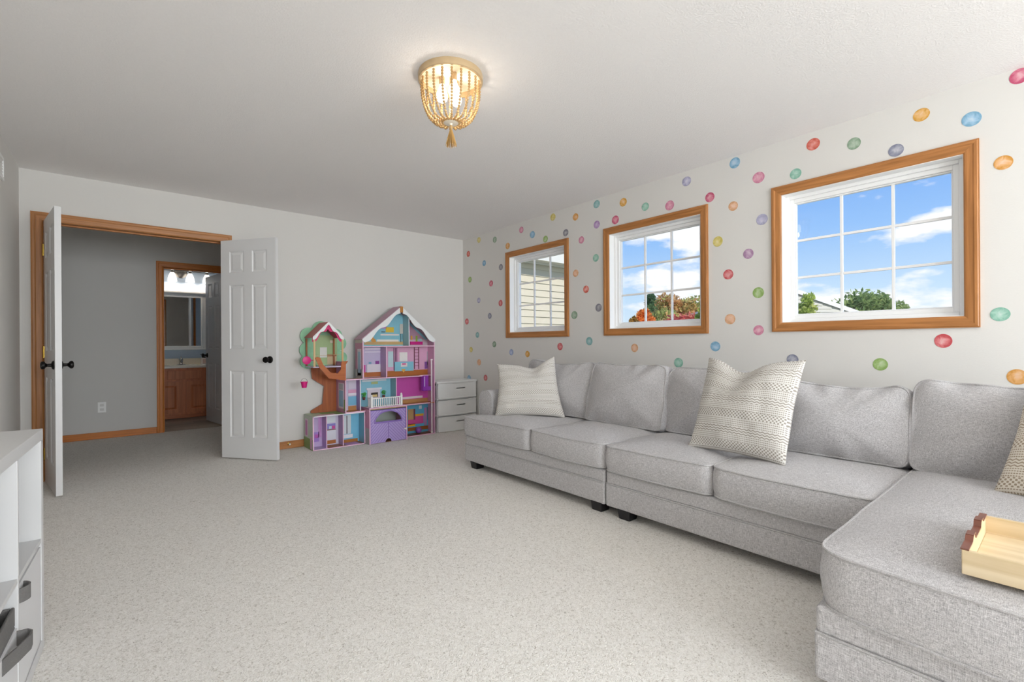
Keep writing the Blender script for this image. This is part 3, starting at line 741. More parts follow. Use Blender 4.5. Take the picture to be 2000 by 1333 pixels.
def throw_pillow(label, pl, pr, size, lean, chop, seed, m, th=.085, ctop=0, n=44, wide=1, taper=0, tilt=0):
    pl, pr = Vector(pl), Vector(pr); ax = (pr - pl); ax.z = 0; ax.normalize(); nm = Vector((-ax.y, ax.x, 0))
    mid = (pl + pr) / 2
    if nm.dot(-mid) < 0: nm = -nm
    upv = Vector((0, 0, math.cos(lean))) - nm * math.sin(lean); nrm = nm * math.cos(lean) + Vector((0, 0, math.sin(lean)))
    mb = MB(); uv = []; W = size / 2; f1 = wr(seed, .012, 6); f2 = wr(seed + 4, .005, 16)
    sm = lambda t: max(0, min(1, t)) ** 2 * (3 - 2 * max(0, min(1, t)))
    for side in (1, -1):
        vs = []
        for j in range(n + 1):
            for i in range(n + 1):
                u = -1 + 2 * i / n; v = -1 + 2 * j / n
                u = math.copysign(abs(u) ** .9, u); v = math.copysign(abs(v) ** .9, v)
                x = u * W * wide * (1 - .075 * (1 - v * v) * u * u); y = v * W * (1 - .06 * (1 - u * u) * v * v)
                if u > 0: x *= 1 - taper * (v + 1) / 2
                y += tilt * u * (v + 1) / 2
                y -= chop * math.exp(-((u - ctop) / .42) ** 2) * sm((v + .1) / 1.1)
                t = th * max(0, (1 - u * u) * (1 - v * v)) ** .42
                t *= 1 - .45 * math.exp(-((u - ctop) / .35) ** 2) * sm((v - .2) / .8) * (chop > 0)
                e = (abs(u) * abs(v)) ** 1.5
                c = side * t + (f1(x, y, side) + f2(x, y, side)) * (1 - max(u * u, v * v) ** 4) + .02 * e * math.sin(seed + u * 3 + v * 2)
                vs.append(mid + ax * x + upv * (y + W * .96) + nrm * (c + .02)); uv.append(((u + 1) / 2, (v + 1) / 2))
        k = n + 1
        mb.add(vs, [(j * k + i, j * k + i + 1, (j + 1) * k + i + 1, (j + 1) * k + i) for j in range(n) for i in range(n)])
    mb.uv = uv
    return mb.obj('throw_pillow', m, None, smooth=True, label=label, cat='pillow', group='cream woven throw pillows on the sofa')
throw_pillow('cream woven throw pillow leaning in the corner by the sofa arm', (2.46, 3.16, .452), (2.83, 2.72, .452), .49, R(20), .055, 3, pil_m, ctop=.1, wide=1.22, taper=.34, tilt=.035)
throw_pillow('cream woven throw pillow in the middle of the sofa, its top dented', (2.575, 1.45, .455), (2.505, .885, .455), .55, R(19), .07, 7, pil_m, ctop=-.12)
throw_pillow('tan woven throw pillow resting on the chaise', (2.65, .205, .462), (2.51, -.30, .462), .52, R(34), .05, 5, pil_t)

# ---------------------------------------------------------------- wooden tray on the chaise
tx0, tx1, ty0, ty1, tz = 1.640, 2.02, -.40, .188, .4665
ty0 = -.20
tr_ = thing('wooden_tray', 'pale pine tray with brown trimmed handles on the chaise', 'tray', ((tx0 + tx1) / 2, (ty0 + ty1) / 2, tz))
pine = wood('pine', '#e6d4b4', '#d4be96', 1, 6, .5); pineX = wood('pine_x', '#e2cfae', '#d0b890', 0, 6, .5); trimb = mat('brown_trim', '#7b4a3a', .3, var=.2, vscale=30)
bx('tray_bottom', pine, tr_, tx0 + .012, tx1 - .012, ty0 + .012, ty1 - .012, tz, tz + .012)
bx('long_side', pine, tr_, tx0, tx0 + .012, ty0, ty1, tz, tz + .062); bx('long_side', pine, tr_, tx1 - .012, tx1, ty0, ty1, tz, tz + .062)
for yy in (ty1 - .012, ty0):
    xc = (tx0 + tx1) / 2; h0 = .062
    prof = [(tx0 + .012, 0), (tx1 - .012, 0), (tx1 - .012, h0), (xc + .115, h0), (xc + .10, h0 + .012), (xc + .06, h0 + .012), (xc + .05, h0 - .004), (xc - .05, h0 - .004), (xc - .06, h0 + .012), (xc - .10, h0 + .012), (xc - .115, h0), (tx0 + .012, h0)]
    o = MB().prism(prof, lambda a, b, d: (a, d, tz + b), yy, yy + .012).obj('end_panel', pineX, tr_, bevel=.001)
    top = prof[2:]
    for i in range(len(top) - 1):
        (a0, b0), (a1, b1) = top[i], top[i + 1]
        if i == 0: a0 = tx1
        if i == len(top) - 2: a1 = tx0
        nx, nz = -(b1 - b0), (a1 - a0); ln = math.hypot(nx, nz); nx, nz = nx / ln * .004, nz / ln * .004
        if nz < 0 or (abs(nz) < 1e-9): nx, nz = -nx, -nz
        MB().prism([(a0, b0), (a1, b1), (a1 + nx, b1 + nz), (a0 + nx, b0 + nz)], lambda a, b, d: (a, d, tz + b), yy - .002, yy + .014).obj('edge_trim', trimb, o)

# ================================================================== CEILING LAMP
LX, LY = 1.3155, 2.051
lamp = thing('ceiling_lamp', 'flush ceiling lamp with a basket of wooden bead strands and tassel', 'ceiling lamp', (LX, LY, 2.07))
gold = mat('lamp_champagne', '#c9b08a', .45, .3, var=.05, vscale=20); beadm = wood('bead_wood', '#d2b27f', '#b28b55', 2, 14, .6); creamm = mat('lamp_cream', '#f3ead9', .6, var=.02)
MB().lathe([(.150, 2.4395), (.163, 2.4395), (.165, 2.43), (.165, 2.408), (.160, 2.404), (.152, 2.404), (.150, 2.41), (.150, 2.4395)], 56, (LX, LY, 0)).obj('canopy_ring', gold, lamp, smooth=True)
MB().lathe([(0, 2.438), (.151, 2.438), (.151, 2.430), (0, 2.430)], 48, (LX, LY, 0)).obj('backplate', creamm, lamp, smooth=True)
ctl = [(.147, 2.398), (.1485, 2.37), (.145, 2.32), (.134, 2.27), (.115, 2.23), (.088, 2.203), (.060, 2.196), (.036, 2.199)]
fine = []
for i in range(len(ctl) - 1):
    for k in range(40): t = k / 40; fine.append((ctl[i][0] * (1 - t) + ctl[i + 1][0] * t, ctl[i][1] * (1 - t) + ctl[i + 1][1] * t))
smth = [(sum(fine[max(0, min(len(fine) - 1, i + j))][0] for j in range(-14, 15)) / 29, sum(fine[max(0, min(len(fine) - 1, i + j))][1] for j in range(-14, 15)) / 29) for i in range(len(fine))]
sb = MB(); last = None; rb = .0068; first = None
for r_, z_ in smth:
    if last is None or math.hypot(r_ - last[0], z_ - last[1]) > rb * 2.02:
        sb.sphere((r_, 0, z_ - 2.07), rb, 10, 7); last = (r_, z_)
src = None
for k in range(20):
    a = 2 * math.pi * (k + .3) / 20
    if src is None:
        src = sb.obj('bead_strand', beadm, lamp, smooth=True, local=True); src.rotation_euler = (0, 0, a)
    else: inst(src, lamp, (0, 0, 0), a)
MB().lathe([(0, 2.206), (.030, 2.206), (.038, 2.202), (.038, 2.195), (.030, 2.192), (.008, 2.192), (.006, 2.183), (0, 2.182)], 28, (LX, LY, 0)).obj('bottom_hub', creamm, lamp, smooth=True)
MB().lathe([(.0, 2.436), (.006, 2.436), (.006, 2.20), (0, 2.20)], 10, (LX, LY, 0)).obj('centre_rod', gold, lamp, smooth=True)
ts = MB().lathe([(.0, 2.186), (.007, 2.182), (.009, 2.172), (.006, 2.163), (.0, 2.162)], 12, (LX, LY, 0)).obj('tassel_knot', beadm, lamp, smooth=True)
tb = MB(); rnd = random.Random(5)
for i in range(110):
    a = rnd.uniform(0, 6.28); q = rnd.random() ** .5 * .029; l = rnd.uniform(.078, .095)
    c, s_ = math.cos(a), math.sin(a)
    tb.tube([(LX + c * .003, LY + s_ * .003, 2.168), (LX + c * q * .55, LY + s_ * q * .55, 2.168 - l * .45), (LX + c * q, LY + s_ * q, 2.168 - l)], .0011, 4)
tb.obj('tassel', mat('tassel_jute', '#cda667', .9, var=.15, vscale=60), lamp, kind='stuff')
bulb_m = emis('bulb_glow', '#fff1d8', 2.4)
for a in (20, 140, 260):
    c, s_ = math.cos(R(a)), math.sin(R(a)); p = Vector((LX + c * .045, LY + s_ * .045, 0))
    MB().lathe([(.014, 2.430), (.014, 2.392)], 14, p).obj('socket', gold, lamp, smooth=True)
    MB().lathe([(.012, 2.394), (.014, 2.38), (.027, 2.352), (.030, 2.332), (.024, 2.312), (.010, 2.302), (0, 2.300)], 16, p).obj('bulb', bulb_m, lamp, smooth=True)
light('ceiling_lamp_light', 'POINT', (LX, LY, 2.275), 2.0, radius=.05, color=(1, .95, .87))

# ================================================================== WATERCOLOUR DOTS
DC = dict(coral='#dd6a58', red='#d55d62', rose='#d4637c', pink='#d98aa6', crimson='#d15f80', orange='#e0a04c', gold='#dfa53f', peach='#e6b085', yellow='#dccb6e', green='#9cbc6e', sage='#93ae93', mint='#8fc4b0', teal='#86b8b8', blue='#86b7d6', periwinkle='#9fb0d6', lavender='#b4b2cf', mauve='#b58fb2', purple='#b48fc4', grey='#8f8d97', slate='#8f92a6')
W1, W2, W3 = 'the window facing siding', 'the window facing autumn trees', 'the window facing the neighbouring roof'
dots = [
 (914.8, 496.4, 'coral', 'beside the room corner near the top of ' + W1), (935.5, 469, 'yellow', 'at the room corner just under the ceiling'),
 (966.4, 468.5, 'sage', 'under the ceiling between the room corner and ' + W1), (991.6, 480.8, 'orange', 'just above the corner-side end of ' + W1),
 (1018.3, 449.3, 'pink', 'under the ceiling above ' + W1), (1040, 458.6, 'blue', 'above the middle of ' + W1),
 (1065.4, 467.3, 'green', 'touching the top casing of ' + W1), (1080, 424.4, 'yellow', 'under the ceiling above ' + W1),
 (1124.2, 424, 'orange', 'under the ceiling between ' + W1 + ' and the next'), (1105, 454.7, 'grey', 'above the far top corner of ' + W1),
 (1135.6, 469, 'pink', 'beside the top of ' + W1), (1165.6, 439, 'purple', 'beside the top casing of ' + W2),
 (1165.4, 399.2, 'teal', 'under the ceiling between the siding-facing and tree-facing windows'), (1202, 429.8, 'crimson', 'just above the top corner of ' + W2),
 (1217.3, 395.3, 'gold', 'under the ceiling above ' + W2), (1260.4, 404, 'mint', 'above the top casing of ' + W2),
 (1308, 401.6, 'pink', 'above the top casing of ' + W2), (1386.4, 385.6, 'crimson', 'above the far top corner of ' + W2),
 (1432, 402.8, 'peach', 'between the tops of the tree-facing and roof-facing windows'), (1341, 354.5, 'lavender', 'close under the ceiling above ' + W2),
 (945.7, 514.4, 'blue', 'between the room corner and the top of ' + W1), (978.4, 522.2, 'grey', 'beside the corner-side casing of ' + W1),
 (917.8, 546.5, 'green', 'beside the room corner at mid window height'), (959.2, 554, 'rose', 'between the room corner and the middle of ' + W1),
 (935.2, 587, 'lavender', 'near the room corner at mid window height'), (977.8, 592.4, 'red', 'beside the corner-side casing of ' + W1),
 (956.5, 617.6, 'slate', 'beside the lower half of ' + W1), (912, 628.4, 'red', 'at the room corner near the sill of ' + W1),
 (932.5, 654.8, 'teal', 'level with the sill of ' + W1), (965.5, 673, 'sage', 'below the corner-side end of ' + W1),
 (920.2, 683.3, 'yellow', 'at the room corner above the plastic drawers'), (998.8, 688.4, 'periwinkle', 'below ' + W1),
 (1030.3, 692, 'gold', 'below ' + W1 + ', just over the sofa back'), (935.8, 708, 'peach', 'above the plastic drawers near the room corner'),
 (948.4, 738.5, 'red', 'between the plastic drawers and the sofa arm'), (916.3, 739, 'blue', 'half hidden behind the top of the plastic drawers'),
 (1093.9, 677.3, 'red', 'below the far end of ' + W1), (1151, 666.8, 'teal', 'below the gap between the siding-facing and tree-facing windows'),
 (1239.5, 680, 'peach', 'below ' + W2), (1325.3, 709, 'mint', 'half hidden behind the sofa back cushions'),
 (1397.3, 677, 'blue', 'below the far end of ' + W2), (1163.8, 504, 'mint', 'between the upper halves of the siding-facing and tree-facing windows'),
 (1124.5, 534, 'peach', 'beside the room-side casing of ' + W1), (1144.7, 565.4, 'coral', 'halfway between the siding-facing and tree-facing windows'),
 (1169.2, 601.4, 'grey', 'beside the lower casing of ' + W2), (1121.8, 615.8, 'sage', 'beside the lower casing of ' + W1),
 (1402, 472, 'yellow', 'beside the upper casing of ' + W2), (1422.4, 536.4, 'red', 'between the tree-facing and roof-facing windows at mid height'),
 (1426, 623.8, 'peach', 'between the sills of the tree-facing and roof-facing windows'),
 (1435.2, 318.4, 'blue', 'under the ceiling between the tree-facing and roof-facing windows'), (1481.6, 347, 'pink', 'above the near top corner of ' + W3),
 (1488.3, 429, 'lavender', 'beside the upper casing of ' + W3), (1461.7, 496, 'mauve', 'beside the middle of ' + W3),
 (1481.1, 572, 'green', 'beside the lower casing of ' + W3), (1481.6, 645.4, 'pink', 'beside the bottom corner of ' + W3),
 (1548, 703, 'slate', 'below ' + W3 + ', over a throw pillow'), (1719.4, 712.2, 'green', 'below the middle of ' + W3),
 (1554, 339.8, 'mint', 'just above the top casing of ' + W3), (1588.3, 282, 'coral', 'under the ceiling above ' + W3),
 (1667.9, 280.6, 'sage', 'under the ceiling above ' + W3), (1799.5, 224.5, 'gold', 'under the ceiling above ' + W3),
 (1750, 293.9, 'slate', 'touching the top casing of ' + W3), (1897.4, 232.7, 'blue', 'above the far top corner of ' + W3),
 (1959.7, 317.9, 'orange', 'beyond the upper far casing of ' + W3), (1953.5, 614.3, 'mint', 'beyond the bottom far corner of ' + W3),
 (1842.3, 666.3, 'red', 'below the far end of ' + W3), (1987, 736.7, 'orange', 'over the chaise end of the sofa back'), (1992, 148.5, 'crimson', 'under the ceiling past ' + W3)]
names_ = dict(crimson='deep pink', rose='rosy red', coral='coral red', gold='golden yellow', orange='orange', periwinkle='bluish lilac', slate='slate grey', mint='mint green', peach='peach orange', sage='sage green', red='red', teal='pale teal')
def dot_mat(k):
    nm = 'dot_' + k
    if nm in MATS: return MATS[nm]
    m = bpy.data.materials.new(nm); m.use_nodes = True; nt = m.node_tree; b = nt.nodes['Principled BSDF']; N = nt.nodes.new; L = nt.links.new; MATS[nm] = m
    b.inputs['Roughness'].default_value = .8; b.inputs['Specular IOR Level'].default_value = .2
    c = Vector(hexc(DC[k])[:3]); tc = N('ShaderNodeTexCoord'); oi = N('ShaderNodeObjectInfo')
    ad = N('ShaderNodeVectorMath'); ad.operation = 'ADD'; L(tc.outputs['Object'], ad.inputs[0])
    sc_ = N('ShaderNodeVectorMath'); sc_.operation = 'SCALE'; sc_.inputs[0].default_value = (1, 1, 1); L(oi.outputs['Random'], sc_.inputs['Scale']); L(sc_.outputs[0], ad.inputs[1])
    n = N('ShaderNodeTexNoise'); n.inputs['Scale'].default_value = 32; n.inputs['Detail'].default_value = 4; n.inputs['Distortion'].default_value = .8; L(ad.outputs[0], n.inputs[0])
    ln = N('ShaderNodeVectorMath'); ln.operation = 'LENGTH'; L(tc.outputs['Object'], ln.inputs[0])
    mr = N('ShaderNodeMapRange'); mr.inputs[1].default_value = .006; mr.inputs[2].default_value = .038; mr.inputs[3].default_value = .13; mr.inputs[4].default_value = -.24; L(ln.outputs['Value'], mr.inputs[0])
    sm_ = N('ShaderNodeMath'); sm_.operation = 'ADD'; L(n.outputs[0], sm_.inputs[0]); L(mr.outputs[0], sm_.inputs[1])
    cr = N('ShaderNodeValToRGB'); cr.color_ramp.elements[0].position = .25; cr.color_ramp.elements[1].position = .85
    cr.color_ramp.elements[0].color = tuple(c * .82) + (1,); cr.color_ramp.elements[1].color = tuple(c.lerp(Vector((.9, .88, .86)), .5)) + (1,)
    q = cr.color_ramp.elements.new(.5); q.color = tuple(c.lerp(Vector((.9, .88, .86)), .16)) + (1,)
    L(sm_.outputs[0], cr.inputs[0]); L(cr.outputs[0], b.inputs['Base Color'])
    return m
dmesh = {}; rnd = random.Random(12)
for x, y, k, ph in dots:
    if k not in dmesh: dmesh[k] = MB().lathe([(0, .0), (.0375, 0), (.0375, .0012), (0, .0012)], 32, (0, 0, 0), (-1, 0, 0)).mesh('wall_dot', dot_mat(k))
    o = bpy.data.objects.new('wall_dot', dmesh[k]); col.objects.link(o)
    p = P(x, y, X=XR); o.location = (XR - .0001, p.y, p.z); s = rnd.uniform(.93, 1.07); o.scale = (1, s * rnd.uniform(.96, 1.04), s); o.rotation_euler = (rnd.uniform(0, 6.28), 0, 0)
    tag(o, names_.get(k, k) + ' dot decal ' + ph, 'wall decal', 'watercolour dots on the window wall')

# ================================================================== CUBE SHELF (turned 2.6 degrees off the wall)
sa = R(2.6); sd = Vector((math.sin(sa), math.cos(sa), 0)); sn = Vector((math.cos(sa), -math.sin(sa), 0))
SP = Vector((-.207, 2.345, 0))
def S(s, d, z): return SP + sd * s + sn * d + Vector((0, 0, z))     # s along the front (0 = far end), d out of the front
shelf = thing('cube_shelf', 'white open cube shelf unit standing by the left wall', 'shelf', (-.42, 1.6, 0))
SD = .34; SL = 1.47
def sbox(name, m, parent, s0, s1, d0, d1, z0, z1, bevel=.0015):
    return MB().obox(SP, sd, sn, (0, 0, 1), s0, s1, d0, d1, z0, z1).obj(name, m, parent, bevel=bevel)
sbox('top_board', white_lam, shelf, -SL, 0, -SD, 0, .732, .770)
sbox('bottom_board', white_lam, shelf, -SL + .038, -.038, -SD, 0, .0, .038)
sbox('side_panel', white_lam, shelf, -.038, 0, -SD, 0, 0, .732); sbox('side_panel', white_lam, shelf, -SL, -SL + .038, -SD, 0, 0, .732)
cs = [-.038 - i * .3485 for i in range(4)]
for i in (1, 2, 3): sbox('divider', white_lam, shelf, cs[i] - .014 + .007, cs[i] + .007, -SD, 0, .038, .732)
sbox('middle_shelf', white_lam, shelf, -SL + .038, -.038, -SD + .002, -.001, .377, .392)
sbox('back_panel', white_lam, shelf, -SL + .01, -.01, -SD - .004, -SD, .01, .76)
felt = mat('grey_felt', '#6c6a68', .95, var=.15, vscale=120, bump=.3, bscale=300); binm = mat('bin_white', '#dadadb', .5, var=.012)
def strap(pts, wid, parent, name='pull_strap'):
    """flat band along pts (s,d,z), wide in z"""
    n = len(pts); vs = []
    for i, (s, d, z) in enumerate(pts):
        a = pts[max(0, i - 1)]; b = pts[min(n - 1, i + 1)]; t = Vector((b[0] - a[0], b[1] - a[1])); t.normalize(); q = Vector((-t.y, t.x)) * .002
        for sg in (1, -1):
            for h in (-wid / 2, wid / 2): vs.append(S(s + q.x * sg, d + q.y * sg, z + h))
    fs = []
    for i in range(n - 1):
        b = i * 4
        for a, c in ((0, 1), (1, 3), (3, 2), (2, 0)): fs.append((b + a, b + c, b + 4 + c, b + 4 + a))
    fs += [(0, 2, 3, 1), (n * 4 - 4, n * 4 - 3, n * 4 - 1, n * 4 - 2)]
    return MB().add(vs, fs).obj(name, felt, parent)
def bin_(label, s0, s1, zt, loop):
    a = S((s0 + s1) / 2, -.16, .04)
    t = thing('storage_bin', label, 'storage bin', a)
    mb = MB(); k = .006
    for c in ((s0, s1, -.008, -.002), (s0, s1, -.318, -.312), (s0, s0 + k, -.312, -.008), (s1 - k, s1, -.312, -.008)): mb.obox(SP, sd, sn, (0, 0, 1), *c, .039, zt)
    mb.obox(SP, sd, sn, (0, 0, 1), s0, s1, -.318, -.002, .0385, .046)
    mb.obj('box', binm, t)
    strap(loop, .042, t)
    return t
def arc(s0, s1, d, z, z2, n=12): return [(s0 + (s1 - s0) * i / n, -.002 + d * math.sin(math.pi * i / n) ** .7, z + (z2 - z) * i / n) for i in range(n + 1)]
bin_('white storage bin with a grey felt pull in the far lower cube', -.372, -.045, .366, arc(-.371, -.312, .018, .333, .333))
bin_('white storage bin with a grey felt pull below the dark tray', -.721, -.394, .252, [(-.405, -.002, .226), (-.402, .020, .224), (-.412, .030, .222), (-.44, .031, .222), (-.50, .018, .226), (-.57, -.002, .230)])
# dark grey tray in the second lower cube, standing tilted on the bin
gt = thing('grey_tray', 'dark grey felt tray resting on the nearer storage bin', 'tray', S(-.56, -.13, .25))
mb = MB().obox(SP, sd, sn, (0, 0, 1), -.695, -.398, -.28, -.006, .252, .260)
for c in ((-.695, -.398, -.014, -.006), (-.695, -.398, -.28, -.272), (-.695, -.687, -.272, -.014), (-.406, -.398, -.272, -.014)): mb.obox(SP, sd, sn, (0, 0, 1), *c, .260, .315)
mb.obj('tray_body', felt, gt, bevel=.003)
# round lilac dish in the upper cube and dark tablet on top
t = thing('round_dish', 'small pale lilac round dish in the upper shelf cube', 'dish', S(-.60, -.07, .393))
MB().lathe([(0, 0), (.045, 0), (.062, .012), (.066, .045), (.060, .045), (.055, .014), (0, .008)], 28, S(-.60, -.07, .393)).obj('dish', mat('lilac_plastic', '#d9d3e6', .4), t, smooth=True)
MB().lathe([(0, .0), (.04, .0), (.04, .03), (0, .034)], 20, S(-.60, -.07, .401)).obj('lid', mat('lilac_dark', '#bdb5d4', .4), t, smooth=True)
t = thing('tablet_case', 'dark slate tablet case lying on top of the cube shelf', 'tablet', S(-.16, -.235, .770))
pl = round_poly([(-.21, -.32), (-.05, -.32), (-.05, -.13), (-.21, -.13)], .018, 60)
MB().prism([(p.x, p.y) for p in pl], lambda a, b, d: S(a, b, d), .7705, .786).obj('case', mat('slate_case', '#4b545c', .5, var=.06), t, bevel=.003)
pl = round_poly([(-.20, -.31), (-.06, -.31), (-.06, -.14), (-.20, -.14)], .012, 60)
MB().prism([(p.x, p.y) for p in pl], lambda a, b, d: S(a, b, d), .7855, .788).obj('cover', mat('slate_cover', '#59646d', .4, var=.06), t)

# ================================================================== PLASTIC DRAWERS
dr = thing('drawer_unit', 'white three-drawer plastic storage tower in the corner by the sofa', 'drawers', (3.21, 5.0, 0))
x0, x1, yf, yb_ = 2.915, 3.492, 4.885, 5.18
def bowed(xa, xb, ya, depth, n=14): return [(xa + (xb - xa) * i / n, ya - depth * math.sin(math.pi * i / n)) for i in range(n + 1)]
def slab(name, z0, z1, xa, xb, ya, dep, m, parent=dr, bevel=.003):
    pl = bowed(xa, xb, ya, dep) + [(xb, yb_), (xa, yb_)]
    return MB().prism(pl, lambda a, b, d: (a, b, d), z0, z1).obj(name, m, parent, bevel=bevel)
slab('top', .592, .612, x0 - .006, x1 + .004, yf - .004, .032, white_pl)
for z in (.002, .189, .388): slab('shelf_frame', z, z + .016, x0 + .004, x1 - .004, yf + .012, .026, white_pl)
for x in (x0 + .01, x1 - .022):
    for y in (yf + .03, yb_ - .02): bx('corner_post', white_pl, dr, x, x + .012, y, y + .016, .018, .592)
def bowpiece(mb, xa, xb, ya, th, z0, z1, n=14):
    f = lambda x: ya - .030 * math.sin(math.pi * (x - x0 - .012) / (x1 - x0 - .024))
    xs = LS(xa, xb, n); pl = [(x, f(x)) for x in xs]
    return mb.prism(pl + [(x, y + th) for x, y in pl][::-1], lambda p, q, d: (p, q, d), z0, z1)
for z0, z1 in ((.006, .186), (.203, .385), (.402, .590)):
    xc = (x0 + x1) / 2 + .03; zz = z0 + (z1 - z0) * .64; xa, xb = x0 + .012, x1 - .012; mb = MB()
    bowpiece(mb, xa, xb, yf, .006, z0, zz - .0055); bowpiece(mb, xa, xb, yf, .006, zz + .0055, z1)
    bowpiece(mb, xa, xc - .066, yf, .006, zz - .0055, zz + .0055); bowpiece(mb, xc + .066, xb, yf, .006, zz - .0055, zz + .0055)
    o = mb.obj('drawer_front', white_pl, dr)
    bowpiece(MB(), xa, xb, yf - .007, .009, z0, z0 + .012).obj('lip', white_pl, o, bevel=.002)
    bowpiece(MB(), xa, xb, yf - .007, .009, z1 - .008, z1).obj('lip', white_pl, o, bevel=.002)
    zt_ = z1 - .03; a0, a1, b0, b1 = x0 + .02, x1 - .02, yf + .008, yb_ - .01
    MB().box(a0, a1, b0, b1, z0 + .004, z0 + .008).box(a0, a0 + .004, b0, b1, z0 + .008, zt_).box(a1 - .004, a1, b0, b1, z0 + .008, zt_).box(a0 + .004, a1 - .004, b1 - .004, b1, z0 + .008, zt_).obj('drawer_box', white_pl, dr)

# ================================================================== BATHROOM
vt = wood('vanity_wood', '#dc8450', '#c46e3e', 2, 5, .45); vtx = wood('vanity_wood_x', '#dc8450', '#c46e3e', 0, 5, .45)
YV = 8.40
va = thing('vanity_cabinet', 'reddish wood bathroom vanity cabinet with raised panel doors', 'cabinet', (.75, YV + .27, 0))
VX0, VX1 = .02, 1.50
bx('body', vtx, va, VX0, VX1, YV + .02, YW - .005, .06, .737); bx('toe_kick', vtx, va, VX0, VX1, YV + .045, YV + .06, .001, .06)
bx('face_frame', vt, va, VX0, VX1, YV + .004, YV + .02, .055, .737)
def raised(name, a, b, z0, z1):
    if b - a < .2 or z1 - z0 < .2: return bx(name, vt, va, a, b, YV - .015, YV + .003, z0, z1, bevel=.004)
    s = .055; yf_, yi, yo = YV - .015, YV - .003, YV - .013
    o = MB().box(a, a + s, yf_, YV + .003, z0, z1).box(b - s, b, yf_, YV + .003, z0, z1).box(a + s, b - s, yf_, YV + .003, z0, z0 + s).box(a + s, b - s, yf_, YV + .003, z1 - s, z1).obj(name, vt, va)
    k, g = .030, .006; A, B, C, D = a + s, b - s, z0 + s, z1 - s
    vs = []
    for i_, y_ in ((0, yi), (g, yi), (k, yo)): vs += [(A + i_, y_, C + i_), (B - i_, y_, C + i_), (B - i_, y_, D - i_), (A + i_, y_, D - i_)]
    MB().add(vs, [(j * 4 + r_, j * 4 + (r_ + 1) % 4, j * 4 + 4 + (r_ + 1) % 4, j * 4 + 4 + r_) for j in range(2) for r_ in range(4)] + [(8, 9, 10, 11)]).obj('raised_panel', vt, o)
    return o
raised('cabinet_door', .335, .702, .085, .545); raised('cabinet_door', .762, 1.128, .085, .545)
raised('false_drawer', .534, .952, .575, .705); raised('drawer', 1.0, 1.30, .575, .705); raised('false_drawer', .10, .488, .575, .705)
cm = mat('cultured_marble', '#efe8da', .25, var=.04, vscale=5)
ct = thing('countertop', 'cream vanity countertop with a low backsplash', 'countertop', (.75, 8.66, .737))
bx('slab', cm, ct, VX0 - .02, VX1 + .02, YV - .03, YW - .002, .7375, .770, bevel=.006)
bx('backsplash', mat('splash_cream', '#e6d9bf', .35, var=.03), ct, VX0 - .02, VX1 + .02, YW - .022, YW - .001, .770, .868, bevel=.003)
MB().lathe([(.16, .7705), (.185, .7705), (.187, .776), (.178, .779), (.16, .774), (.13, .7712), (0, .7712)], 32, (.74, 8.64, 0)).obj('basin', cm, ct, smooth=True)
fa = thing('faucet', 'chrome single-handle faucet on the vanity countertop', 'faucet', (.74, 8.85, .77))
MB().lathe([(.075, .7705), (.075, .776), (.07, .779), (.02, .781)], 24, (.74, 8.85, 0)).obj('base_plate', chrome, fa, smooth=True)
MB().lathe([(.022, .778), (.022, .83), (.026, .835), (.028, .855), (.020, .870), (.010, .876), (.010, .888), (.014, .892), (0, .897)], 20, (.74, 8.85, 0)).obj('body', chrome, fa, smooth=True)
MB().tube([(.74, 8.84, .815), (.74, 8.79, .835), (.74, 8.74, .832), (.74, 8.735, .815)], [.014, .013, .012, .011], 10).obj('spout', chrome, fa, smooth=True)
so = thing('soap_bottle', 'white soap bottle with a black pump beside the faucet', 'soap bottle', (1.03, 8.80, .77))
MB().prism([(p.x, p.y) for p in round_poly([(.99, 8.77), (1.07, 8.77), (1.07, 8.83), (.99, 8.83)], .018, 40)], lambda a, b, d: (a, b, d), .7705, .875).obj('bottle', mat('bottle_white', '#efe7e2', .4), so, bevel=.008)
MB().lathe([(.024, .874), (.024, .892), (.008, .894), (.008, .918), (.015, .919), (.015, .93), (0, .932)], 16, (1.03, 8.80, 0)).box(.985, 1.03, 8.793, 8.807, .921, .930).obj('pump', mat('pump_black', '#17181c', .4), so)
bx('printed_label', mat('label_pink', '#d9b8ae', .6), so, 1.01, 1.055, 8.7693, 8.7700, .79, .855, bevel=0)
# framed mirror
mi = thing('wall_mirror', 'white framed mirror above the bathroom vanity', 'mirror', (.70, YW, 1.003))
a, b, c, d = .29, 1.107, 1.003, 1.90; ww = .098
mb = MB()
def mring(i0, i1, y, th, m, nm):
    A, B, C, D = a + i0, b - i0, c + i0 * .62, d - i0 * .82; w_ = i1 - i0
    MB().box(A, A + w_, y - th, y, C, D).box(B - w_, B, y - th, y, C, D).box(A + w_, B - w_, y - th, y, C, C + w_ * .62).box(A + w_, B - w_, y - th, y, D - w_ * .82, D).obj(nm, m, mi, bevel=.006, seg=3)
mring(0, .03, YW, .032, trimw_m, 'outer_moulding'); mring(.024, .075, YW, .020, trimw_m, 'frame'); mring(.07, ww, YW, .026, trimw_m, 'inner_moulding')
bx('crown', trimw_m, mi, a - .012, b + .012, YW - .045, YW, d - .012, d + .016, bevel=.005)
bx('mirror_glass', mirror_m, mi, a + .08, b - .08, YW - .014, YW - .010, c + .055, d - .07, bevel=0)
